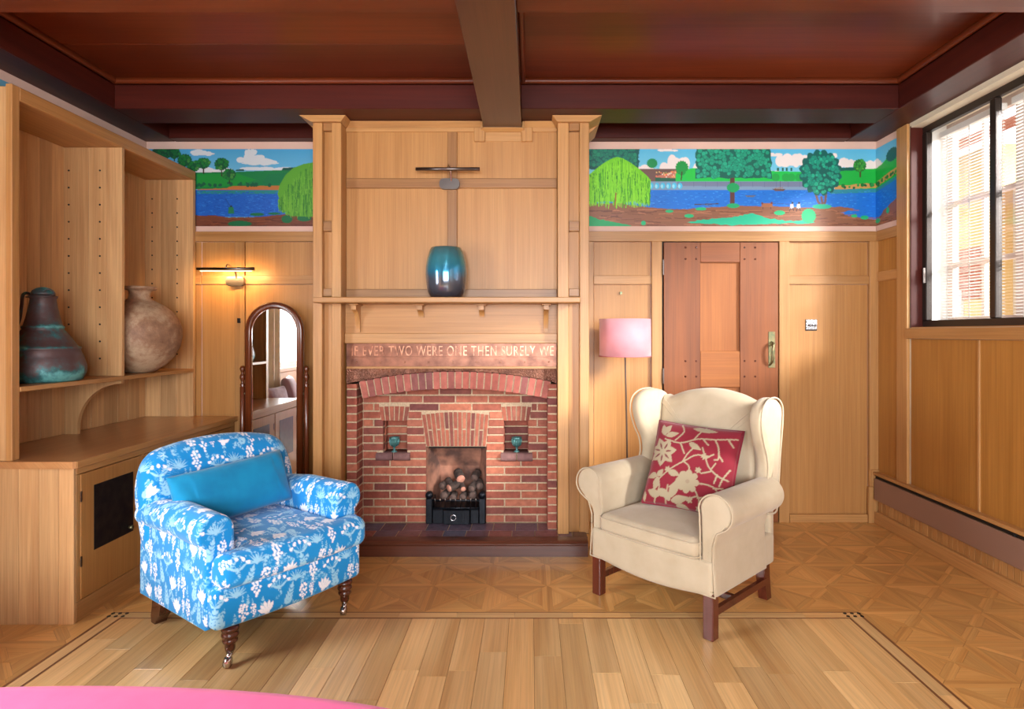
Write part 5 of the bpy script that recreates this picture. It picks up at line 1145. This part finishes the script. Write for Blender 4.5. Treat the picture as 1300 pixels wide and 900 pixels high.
# ================================================================== CLOTH PATTERNS
BLU = (16, 138, 208)
def blue_pattern():
    S_ = .54; cv = Canvas(0, 0, S_, S_, 760, BLU, True); rr = random.Random(5)
    LT, WH, MD = (150, 206, 236), (238, 240, 248), (96, 176, 226)
    def sprig(x, y, a, L, n=4, c=LT):
        ca, sa = math.cos(a), math.sin(a); cv.stroke([(x, y), (x + ca * L, y + sa * L)], .0016, c)
        for k in range(n):
            t = (k + .5) / n; px, py = x + ca * L * t, y + sa * L * t; l = L * .36 * (1.15 - t * .6)
            for s_ in (-1, 1): cv.leaf(px, py, a + s_ * .75, l, l * .42, c, s_ * .15)
        cv.leaf(x + ca * L * .93, y + sa * L * .93, a, L * .34, L * .13, c)
    def lily(x, y, a, r):
        for k in range(5): cv.leaf(x, y, a + (k - 2) * .42, r * (1 - .06 * abs(k - 2)), r * .34, WH)
        cv.disc(x, y, r * .2, WH)
        for k in (-1.5, -.5, .5, 1.5): cv.stroke([(x + .25 * r * math.cos(a + k * .42), y + .25 * r * math.sin(a + k * .42)), (x + .75 * r * math.cos(a + k * .42), y + .75 * r * math.sin(a + k * .42))], .0011, (178, 206, 232))
        sprig(x, y, a + math.pi + .25, r * .9, 2)
    def grapes(x, y, r):
        q = rr.uniform(-.25, .25)
        for row in range(8):
            n = (2, 3, 3, 2, 3, 2, 1, 1)[row]
            for k in range(n): cv.disc(x + (k - (n - 1) / 2) * r * .34 + rr.uniform(-.07, .07) * r + q * row * r * .12, y - row * r * .27 + rr.uniform(-.07, .07) * r, r * rr.uniform(.11, .165), WH)
        sprig(x, y + r * .15, math.pi / 2 + q, r * .7, 2)
    def spray(x, y, a, r):
        for k in range(9): cv.leaf(x, y, a + (k - 4) * .33, r * rr.uniform(.8, 1.05), r * .11, LT, rr.uniform(-.1, .1))
    def bells(x, y, r):
        for k in range(5):
            a = math.pi / 2 + (k - 2) * .5; cv.stroke([(x, y), (x + r * .6 * math.cos(a), y + r * .6 * math.sin(a)), (x + r * .95 * math.cos(a) + (k - 2) * r * .06, y + r * .8 * math.sin(a))], .0017, LT)
            cv.disc(x + r * .95 * math.cos(a), y + r * .8 * math.sin(a), r * .13, WH); cv.disc(x + r * .8 * math.cos(a), y + r * .92 * math.sin(a), r * .08, WH)
        for s_ in (-1, 1): cv.leaf(x, y, math.pi / 2 + s_ * 1.25, r * .8, r * .2, LT, s_ * .3)
    n = 6; cell = S_ / n; kinds = ['lily', 'grapes', 'sprig', 'bells', 'grapes2', 'spray']
    for j in range(n):
        for i in range(n):
            x = (i + .5 + (j % 2) * .5) * cell + rr.uniform(-.012, .012); y = (j + .5) * cell + rr.uniform(-.012, .012)
            k = kinds[(i * 2 + j * 3 + (j // 2)) % 6]
            for _ in range(3): sprig(x + rr.uniform(-.055, .055), y + rr.uniform(-.055, .055), rr.uniform(0, 6.28), rr.uniform(.03, .05), 3, rr.choice([LT, LT, MD]))
    for j in range(n):
        for i in range(n):
            x = (i + .5 + (j % 2) * .5) * cell + rr.uniform(-.01, .01); y = (j + .5) * cell + rr.uniform(-.01, .01)
            k = kinds[(i * 2 + j * 3 + (j // 2)) % 6]
            if k == 'lily': lily(x, y - .02, math.pi / 2 + rr.uniform(-.6, .6), .056)
            elif k == 'grapes': grapes(x, y + .045, .046)
            elif k == 'grapes2': grapes(x - .012, y + .042, .040); grapes(x + .03, y + .03, .026)
            elif k == 'sprig': sprig(x, y - .04, rr.uniform(1.2, 1.9), .085, 5)
            elif k == 'spray': spray(x, y - .02, math.pi / 2, .052); cv.disc(x, y - .02, .006, LT)
            else: bells(x, y - .03, .056)
    return cv
BP = blue_pattern()
def paint_tri(V, F, cv, off=(0, 0)):
    me = grid_mesh('cloth', V, F); n = len(me.vertices); nn = np.empty(n * 3, np.float32); me.vertex_normals.foreach_get('vector', nn); nn = np.abs(nn.reshape(-1, 3)); nn[:, 2] *= .9
    ax = nn.argmax(1); U = np.where(ax == 0, V[:, 1], V[:, 0]) + off[0]; W = np.where(ax == 2, V[:, 1] * -1.0, V[:, 2]) + off[1]
    put_cols(me, cv.sample(U, W)); return me
M['blue_cloth'] = cloth('blue_floral_cloth', attr=True, rough=.8, sheen=.2, bstr=.15)
ST = .0036
# ================================================================== BLUE ARMCHAIR  (local: x across, -y forward)
BO, BA = (-1.352, 2.922), R(54)
ch = thing('armchair', (BO[0], BO[1], 0), 'blue armchair with a white floral print on turned castor legs', 'armchair', rotz=BA)
def cloth_part(name, V, F, parent, off=(0, 0), mat='blue_cloth', cv=BP):
    me = paint_tri(V, F, cv, off) if cv is not None else grid_mesh(name, V, F)
    me.name = name; return link(name, me, M[mat], parent)
V, F = soft_box((.362, .345, .088), .028, ST); V = V + (0, -.020, .252); t_ = np.clip((-.2 - V[:, 1]) / .13, 0, 1); V[:, 1] -= t_ * .022 * np.cos(V[:, 0] / .372 * math.pi / 2); V[:, 2] -= np.clip((.2 - V[:, 2]) / .05, 0, 1) * 0.008 * np.cos(V[:, 0] / .37 * 1.5)
cloth_part('base', V, F, ch, (.1, .2))
tout = round_poly([(-.352, -.43), (0, -.455), (.352, -.43), (.362, -.325), (.245, -.318), (.238, .2), (-.238, .2), (-.245, -.318), (-.362, -.325)], [.05, .2, .05, .03, .02, .04, .04, .02, .03])
V, F = pillow(tout, .142, .048, ST, .012, (0, -.35)); V = V + (0, 0, .405)
sc_ = cloth_part('seat_cushion', V, F, ch, (.31, .05))
po = [(x_ * 1.004, y_ * 1.002) for x_, y_ in tout]
for z_ in (.462, .350):
    q = [(x_, y_, z_) for x_, y_ in po if y_ < -.2]; k0 = next(i for i in range(len(q)) if q[i][0] < 0 and i and q[i - 1][0] > .2) if False else 0
def arm_outline(s_):
    cx_, cz_, r_ = .315, .548, .077
    pts = [(.238, .16), (.238, .40), (.240, .50)] + [(cx_ + r_ * math.cos(t), cz_ + r_ * math.sin(t)) for t in np.linspace(R(172), R(-38), 26)] + [(.362, .488), (.366, .42), (.368, .30), (.368, .16)]
    return [(s_ * x_, z_) for x_, z_ in pts]
for s_ in (-1, 1):
    V, F = pillow(arm_outline(s_), .64, .016, ST, .006, (s_ * .305, .42)); V = V[:, [0, 2, 1]] + (0, .005, 0)
    if s_ > 0 or True: F = F[:, ::-1]
    V[:, 2] += np.where(V[:, 2] > .45, -.035 * np.clip((V[:, 1] - .0) / .3, 0, 1) ** 1 * (V[:, 2] - .45) / .17, 0)
    V[:, 0] += s_ * .012 * np.clip((-V[:, 1]) / .3, 0, 1) * np.clip((V[:, 2] - .3) / .3, 0, 1)
    cloth_part('arm', V, F, ch, (.17 + .2 * s_, .11))
bo = round_poly([(-.372, .36), (.372, .36), (.392, .64), (.34, .80), (.12, .845), (-.12, .845), (-.34, .80), (-.392, .64)], [.03, .03, .12, .12, .2, .2, .12, .12])
V, F = pillow(bo, .15, .068, ST, .026, (0, .6)); V = V[:, [0, 2, 1]]; F = F[:, ::-1]; V[:, 1] += .262 + (V[:, 2] - .40) * .20
cloth_part('backrest', V, F, ch, (.05, .3))
V, F = soft_box((.355, .03, .20), .02, .006); V = V + (0, .318, .36); cloth_part('outside_back', V, F, ch, (.2, .2))
leg_prof = [(0, .160), (.034, .160), (.036, .150), (.034, .143), (.026, .138), (.033, .132), (.035, .124), (.031, .116), (.024, .112), (.030, .107), (.031, .099), (.027, .093), (.022, .089), (.021, .07), (.019, .060), (0, .060)][::-1]
for s_ in (-1, 1):
    lx, ly = s_ * .283, -.338
    lg = part('leg', MB().lathe(leg_prof, 24, (lx, ly, 0)), M['walnut'], ch, local=True)
    cw = MB().tube([(lx, ly, .05), (lx, ly, .085)], .0155, 14).tube([(lx, ly, .052), (lx - .012, ly - .012, .04), (lx - .018, ly - .016, .026)], [.013, .012, .009], 10)
    part('castor_fork', cw, M['steel'], lg, local=True)
    part('castor_wheel', MB().tube([(lx - .026, ly - .008, .022), (lx - .012, ly - .026, .022)], .0215, 18), M['steel'], lg, local=True)
    prof = [(.225, .16), (.225, .10), (.245, .05), (.275, .018), (.285, 0), (.325, 0), (.330, .03), (.318, .08), (.31, .16)]
    part('leg', MB().prism(prof, 'x', s_ * .29 - .026, s_ * .29 + .026, smooth_side=False), M['walnut'], ch, local=True)
# ---- cushions
def cushion(w_, h_, t_, step, pinch=.05, pw_=.5):
    nx, ny = int(w_ / step), int(h_ / step); A, B = np.meshgrid(np.linspace(-1, 1, nx), np.linspace(-1, 1, ny), indexing='ij'); a, b2 = A.ravel(), B.ravel()
    x = a * w_ / 2 * (1 - pinch * (1 - b2 ** 2)); z = b2 * h_ / 2 * (1 - pinch * (1 - a ** 2)); th = t_ / 2 * (np.clip((1 - a ** 4) * (1 - b2 ** 4), 0, 1)) ** pw_ + .004 * 0
    I = (np.arange(nx - 1)[:, None] * ny + np.arange(ny - 1)[None]).ravel(); Q = np.stack([I, I + ny, I + ny + 1, I + 1], 1)
    V = np.concatenate([np.column_stack([x, -th, z]), np.column_stack([x, th, z])]); F = np.concatenate([Q, Q[:, ::-1] + len(x)])
    return V, F, np.concatenate([a, a]), np.concatenate([b2, b2])
def place(o, base, rotz, loc, rot):
    o.matrix_world = Matrix.Translation((base[0], base[1], 0)) @ Matrix.Rotation(rotz, 4, 'Z') @ Matrix.Translation(loc) @ Matrix.Rotation(rot[2], 4, 'Z') @ Matrix.Rotation(rot[0], 4, 'X') @ Matrix.Rotation(rot[1], 4, 'Y')
V, F, ua, va = cushion(.57, .265, .13, .006, .03, .45)
wr = np.random.RandomState(3); V[:, 1] += .003 * np.sin(V[:, 0] * 60 + V[:, 2] * 30) * (np.abs(ua) > .7); V, F = weld(V, F)
M['teal'] = cloth('teal_linen', (8, 138, 184), .8, 500, .3, .2, col2=(6, 120, 168))
tc_ = link('cushion', grid_mesh('lumbar_cushion', V, F), M['teal']); tc_.name = 'lumbar_cushion'; tag(tc_, 'plain teal lumbar cushion on the blue floral armchair', 'cushion')
place(tc_, BO, BA, (-.045, .085, .612), (R(-20), R(-4), 0))

# ================================================================== CREAM WING CHAIR
WO, WA = (.790, 3.135), R(-46.5)
wc = thing('wing_chair', (WO[0], WO[1], 0), 'cream upholstered wing chair on square mahogany legs', 'armchair', rotz=WA)
M['cream'] = cloth('cream_linen', (188, 172, 146), .85, 700, .3, .2, col2=(178, 161, 134)); SW = .009
def cream(name, V, F): return cloth_part(name, V, F, wc, mat='cream', cv=None)
V, F = soft_box((.352, .31, .08), .02, .01); V = V + (0, -.01, .275); V[:, 2] -= np.clip((-.1 - V[:, 1]) / .15, 0, 1) * np.clip((.26 - V[:, 2]) / .06, 0, 1) * .026 * np.cos(np.clip(V[:, 0] / .3, -1, 1) * math.pi / 2); cream('seat_rail', V, F)
so = round_poly([(-.285, -.345), (0, -.357), (.285, -.345), (.285, .2), (-.285, .2)], [.04, .2, .04, .03, .03])
V, F = pillow(so, .105, .042, SW, .022, (0, -.08)); V = V + (0, 0, .395); ws = cream('seat_cushion', V, F)
def piping(o, pts, r=.004, closed=True):
    pts = pts + [pts[0]] if closed else pts
    part('piping', MB().tube(pts, r, 6, cap=not closed), M['cream'], o, local=True)
piping(ws, [(x_, y_, .425) for x_, y_ in so]); piping(ws, [(x_, y_, .362) for x_, y_ in so])
def warm(s_):
    cx_, cz_, r_ = .368, .578, .082
    pts = [(.288, .20), (.288, .46), (.292, .55)] + [(cx_ + r_ * math.cos(t), cz_ + r_ * math.sin(t)) for t in np.linspace(R(170), R(-62), 26)] + [(.372, .486), (.352, .42), (.352, .34), (.358, .26), (.362, .20)]
    return [(s_ * x_, z_) for x_, z_ in pts]
for s_ in (-1, 1):
    V, F = pillow(warm(s_), .50, .012, SW, .006, (s_ * .335, .44)); V = V[:, [0, 2, 1]] + (0, -.055, 0); F = F[:, ::-1]
    V[:, 1] -= .012 * np.clip((V[:, 2] - .45) / .1, 0, 1) * (V[:, 1] < 0)
    ar = cream('arm', V, F); piping(ar, [(x_, -.312 - .012 * min(1, max(0, (z_ - .45) / .1)), z_) for x_, z_ in warm(s_)], .004, True)
    wo = smooth_curve([(.36, .95), (.33, 1.015), (.25, 1.045), (.15, 1.04), (.085, 1.0), (.07, .93), (.10, .84), (.145, .76), (.155, .68), (.12, .61), (.10, .54), (.14, .49), (.26, .47), (.29, .55), (.32, .75)], 6, True)
    V, F = pillow(wo, .075, .034, SW, .010, (.22, .76)); V = V[:, [2, 0, 1]]; V[:, 0] += s_ * (.338 + .24 * np.clip(.3 - V[:, 1], -.1, .3) ** 1.0 * .35)
    wg = cream('wing', V, F)
    piping(wg, [(s_ * (.338 + .084 * max(-.1, min(.3, .3 - y_)) + .034), y_ * 1.0, z_) for y_, z_ in wo], .0045)
bo = smooth_curve([(-.31, .38), (0, .36), (.31, .38), (.315, .7), (.312, .985), (.26, 1.005), (.15, 1.045), (0, 1.065), (-.15, 1.045), (-.26, 1.005), (-.312, .985), (-.315, .7)], 6, True)
V, F = pillow(bo, .12, .045, SW, .022, (0, .72)); V = V[:, [0, 2, 1]]; F = F[:, ::-1]; V[:, 1] += .215 + (V[:, 2] - .4) * .165; wb = cream('backrest', V, F)
V, F = soft_box((.345, .025, .18), .015, .012); V = V + (0, .285, .38); cream('outside_back', V, F)
for s_ in (-1, 1):
    x_ = s_ * .325
    part('leg', MB().box(x_ - .026, x_ + .026, -.312, -.260, 0, .215, g='z', c=.004), M['red_mahog'], wc, local=True)
    mb = MB(); mb.prism([(.245, .215), (.245, .12), (.275, 0), (.322, 0), (.305, .12), (.297, .215)], 'x', s_ * .30 - .023, s_ * .30 + .023); part('leg', mb, M['red_mahog'], wc, local=True)
    part('stretcher', MB().prism([(-.262, .085), (-.262, .118), (.262, .118), (.262, .085)], 'x', s_ * .315 - .011, s_ * .315 + .011), M['red_mahog'], wc, local=True)
part('stretcher', MB().box(-.305, .305, -.05, -.026, .086, .117, g='x', c=.003), M['red_mahog'], wc, local=True)
for s_ in (-1, 1):
    for k in range(6): part('stud', MB().lathe([(0, 0), (.004, .0), (.003, .003), (0, .004)], 8, (0, 0, 0)), M['brass'], wc, local=True).location = (s_ * (.302 + k * .01), -.314, .222)
def red_pattern():
    RD, TN, T2 = (126, 26, 42), (160, 146, 118), (150, 132, 108); cv = Canvas(-1, -1, 1, 1, 150, RD)
    def px(x, y): return ((x - 130) / 400 * 1.0 - 0.95 + .0, 0)
    def q(u, v): return (u * 2 - 1, 1 - v * 2)
    def st(pts, w_=.035, c=TN): cv.stroke(smooth_curve([q(*p) for p in pts], 8), w_, c)
    def lf(u, v, a, L, w_, c=TN, bend=0): x, y = q(u, v); cv.leaf(x, y, R(a), L, w_, c, bend)
    def flower(u, v, r, n, rot, sharp=True):
        x, y = q(u, v)
        for k in range(n): cv.leaf(x, y, R(rot) + 2 * math.pi * k / n, r, r * .62, TN)
        cv.disc(x, y, r * .42, TN)
        if sharp:
            for k in range(n): a = R(rot) + 2 * math.pi * k / n; cv.leaf(x + r * .2 * math.cos(a), y + r * .2 * math.sin(a), a, r * .5, r * .12, (112, 44, 52))
    st([(.02, .72), (.1, .66), (.16, .74), (.2, .82), (.16, 1)]); st([(.18, .72), (.3, .58), (.45, .46), (.56, .38), (.7, .37)]); st([(.42, .48), (.46, .38), (.52, .30), (.58, .30)]); st([(.44, .48), (.5, .52), (.52, .58)])
    st([(.15, .24), (.35, .26), (.55, .18), (.75, .16), (.97, .12)]); st([(.28, .24), (.36, .12), (.32, .03)]); st([(.5, .2), (.55, .1), (.6, .02)]); st([(.74, .16), (.8, .26), (.82, .38), (.78, .40)]); st([(.82, .34), (.87, .40)]); st([(.35, .26), (.42, .38)]); st([(.6, .17), (.68, .24)]); st([(.88, .14), (.95, .22)])
    st([(.62, .28), (.68, .40), (.74, .5), (.86, .58), (.96, .6)]); st([(.68, .40), (.76, .34)]); st([(.76, .52), (.80, .44)]); st([(.66, .58), (.76, .54)]); st([(.84, .56), (.82, .66)]); st([(.9, .6), (.96, .48)]); st([(.9, .6), (.88, .68)])
    st([(.64, .70), (.78, .70), (.86, .74), (.9, .86)]); st([(.82, .72), (.92, .70)]); st([(.62, .78), (.68, .88), (.68, .98)]); st([(.66, .86), (.76, .84)]); st([(.68, .92), (.78, .92)]); st([(.66, .84), (.58, .88)]); st([(.3, .78), (.3, .98)]); st([(.32, .8), (.38, .74)])
    flower(.15, .40, .36, 7, 15); flower(.52, .70, .27, 9, 0, False); cv.disc(*q(.52, .70), .2, TN); cv.disc(*q(.52, .70), .05, T2)
    for k in range(8): a = 2 * math.pi * k / 8; x, y = q(.52, .70); cv.disc(x + .2 * math.cos(a), y + .2 * math.sin(a), .075, TN)
    for u, v, a, L, w_ in ((.12, .18, 60, .3, .16), (.14, .2, 110, .3, .16), (.15, .2, 20, .34, .14), (.45, .24, -25, .36, .14), (.27, .62, -10, .3, .16), (.02, .88, -80, .24, .1), (.14, .68, 200, .24, .14), (.16, .70, -95, .34, .16), (.15, .7, 60, .22, .14), (.2, .9, 30, .24, .2), (.22, .92, 160, .34, .18), (.35, .92, 75, .5, .2), (.36, .95, 20, .44, .18), (.35, .95, 130, .3, .16), (.42, .98, -20, .42, .2), (.5, .06, 0, .5, .12), (.6, .05, 180, .3, .12)): lf(u, v, a, L, w_)
    for u, v in ((.66, .38), (.62, .55), (.87, .86), (.57, .9), (.68, .98), (.26, .6)): flower(u, v, .085, 6, 20, False)
    return cv
RP = red_pattern(); V, F, ua, va = cushion(.46, .46, .13, .0038, .045, .42)
me = grid_mesh('square_cushion', V, F, True, RP.sample(ua, va)); M['red'] = cloth('red_crewel_cloth', attr=True, rough=.8, sheen=.25, bstr=.35, weave=400)
rc = link('square_cushion', me, M['red']); tag(rc, 'red square cushion with beige embroidered flowers on the cream wing chair', 'cushion')
ring = MB().tube([(x_, 0, z_) for x_, z_ in [(a * .23 * (1 - .045 * (1 - b2 * b2)), b2 * .23 * (1 - .045 * (1 - a * a))) for a, b2 in [(-1 + 2 * k / 12, -1) for k in range(12)] + [(1, -1 + 2 * k / 12) for k in range(12)] + [(1 - 2 * k / 12, 1) for k in range(12)] + [(-1, 1 - 2 * k / 12) for k in range(13)]]], .006, 6, cap=False)
part('piping', ring, cloth('red_piping', (128, 28, 46)), rc, local=True)
place(rc, WO, WA, (.02, .06, .665), (R(-26), R(3), R(14)))

# ================================================================== PINK OTTOMAN
ot = thing('ottoman', (-1.17, 1.30, 0), 'bright pink upholstered oval ottoman standing before the blue armchair', 'ottoman')
M['hotpink'] = cloth('hot_pink_wool', (240, 84, 152), .85, 500, .3, .3, col2=(232, 74, 144))
oo = [(1.15 * math.cos(t), .32 * math.sin(t)) for t in np.linspace(0, 2 * math.pi, 120, endpoint=False)]
V, F = pillow(oo, .26, .05, .02, .008, (0, 0)); V = V + (0, 0, .314); link('cushion_top', grid_mesh('cushion_top', V, F), M['hotpink'], ot)
for a in (.3, .7, 1.3, 1.7):
    x_, y_ = .9 * math.cos(math.pi * a), .22 * math.sin(math.pi * a); part('leg', MB().lathe([(0, 0), (.018, 0), (.028, .19), (0, .19)], 16, (x_, y_, 0)), M['walnut'], ot, local=True)

# ================================================================== WINDOW SEAT (seen in the mirror)
wsx = thing('window_seat', (-2.55, 1.75, 0), 'low oak window seat under the curtained side window', 'seat')
part('bench', bx(XL + .013, -2.47, .75, 2.50, 0, .40, g='y'), M['oak'], wsx); part('seat_board', bx(XL + .013, -2.45, .74, 2.51, .401, .43, g='y', c=.004), M['oak_frame'], wsx)
V, F = pillow(round_poly([(XL + .02, .76), (-2.46, .76), (-2.46, 2.49), (XL + .02, 2.49)], .03), .06, .025, .02, .004); link('seat_pad', grid_mesh('seat_pad', V + (-wsx.location.x, -wsx.location.y, .4605), F), cloth('mauve_pad', (150, 122, 124)), wsx)
V, F, ua, va = cushion(.42, .42, .14, .012, .05, .42); V, F = weld(V, F); mv = cloth('dusky_mauve_cloth', (158, 128, 132), .7); mv2 = cloth('plum_patterned_cloth', (120, 84, 100), .7, col2=(180, 160, 164))
for loc, rz, mt, lab, s_ in (((-2.60, 1.86, .70), R(75), mv, 'dusky mauve cushion propped on the window seat', 1.0), ((-2.58, 2.26, .66), R(100), mv2, 'plum patterned cushion on the window seat beside the mauve one', .8)):
    o = link('scatter_cushion', grid_mesh('scatter_cushion', V * s_, F), mt); tag(o, lab, 'cushion'); o.matrix_world = Matrix.Translation(loc) @ Matrix.Rotation(rz, 4, 'Z') @ Matrix.Rotation(R(-14), 4, 'X')

# ================================================================== OUTSIDE
def bmat(name, c1, c2, mc, sc_=1.0):
    m, nt, b = new_mat(name); tc = N(nt, 'ShaderNodeTexCoord'); mp = N(nt, 'ShaderNodeMapping'); mp.inputs['Rotation'].default_value = (0, 0, 0); nt.links.new(tc.outputs['UV'], mp.inputs[0])
    br = N(nt, 'ShaderNodeTexBrick'); nt.links.new(mp.outputs[0], br.inputs['Vector']); br.inputs['Color1'].default_value = rgb(*c1); br.inputs['Color2'].default_value = rgb(*c2); br.inputs['Mortar'].default_value = rgb(*mc)
    br.inputs['Scale'].default_value = 1; br.inputs['Brick Width'].default_value = .23; br.inputs['Row Height'].default_value = .075; br.inputs['Mortar Size'].default_value = .008
    nt.links.new(br.outputs[0], b.inputs['Base Color']); b.inputs['Roughness'].default_value = .9; return m
nbm = thing('neighbouring_house', (8.0, 9.0, -.6), 'sunlit cream and brick house outside the window', 'building')
red_w = bmat('terracotta_brickwork', (176, 96, 68), (156, 80, 58), (186, 160, 140)); crm = plain('cream_render', (204, 186, 156), .9, nscale=2, namt=.05); yel = plain('yellow_render', (216, 178, 112), .9)
part('wall', bx(7.2, 8.8, 6.6, 9.0, -.6, 3.6, g='y', c=0), crm, nbm); part('wall', bx(6.9, 8.8, 9.001, 14, -.6, 4.2, g='y', c=0), yel, nbm); part('wall', bx(7.0, 8.8, 2.0, 6.599, -.6, 3.9, g='y', c=0), red_w, nbm)
part('brick_band', bx(6.86, 6.899, 9.2, 12.5, 1.9, 2.7, g='y', c=0), red_w, nbm); part('brick_band', bx(7.16, 7.199, 6.7, 8.9, 2.6, 3.4, g='y', c=0), red_w, nbm)
rf = plain('clay_roof_tiles', (176, 98, 66), .9, nscale=5, namt=.25)
part('roof', MB().prism([(6.5, 4.15), (6.5, 4.3), (9.4, 5.6), (9.4, 5.4)], 'y', 2, 14), rf, nbm)
gls = plain('dark_window_glass', (84, 100, 108), .1)
for y0, z0 in ((7.0, .6), (8.0, 1.0), (9.6, 1.0), (10.8, .4), (5.2, 1.3), (3.4, 1.3)):
    xf2 = 6.9 if y0 > 9 else (7.2 if y0 > 6.6 else 7.0)
    wn = part('window', bx(xf2 - .05, xf2 - .001, y0, y0 + .62, z0, z0 + 1.05, c=.004), M['white'], nbm)
    for k in range(2):
        for j in range(2): part('pane', bx(xf2 - .058, xf2 - .049, y0 + .05 + k * .27, y0 + .30 + k * .27, z0 + .06 + j * .48, z0 + .5 + j * .48, c=0), gls, wn)
gd = part('courtyard', bx(3.1, 12, -6, 16, -.7, -.6, c=0), plain('courtyard_paving', (178, 168, 156), .9, nscale=3)); struct(gd, 'pale paved courtyard outside the window', 'ground')
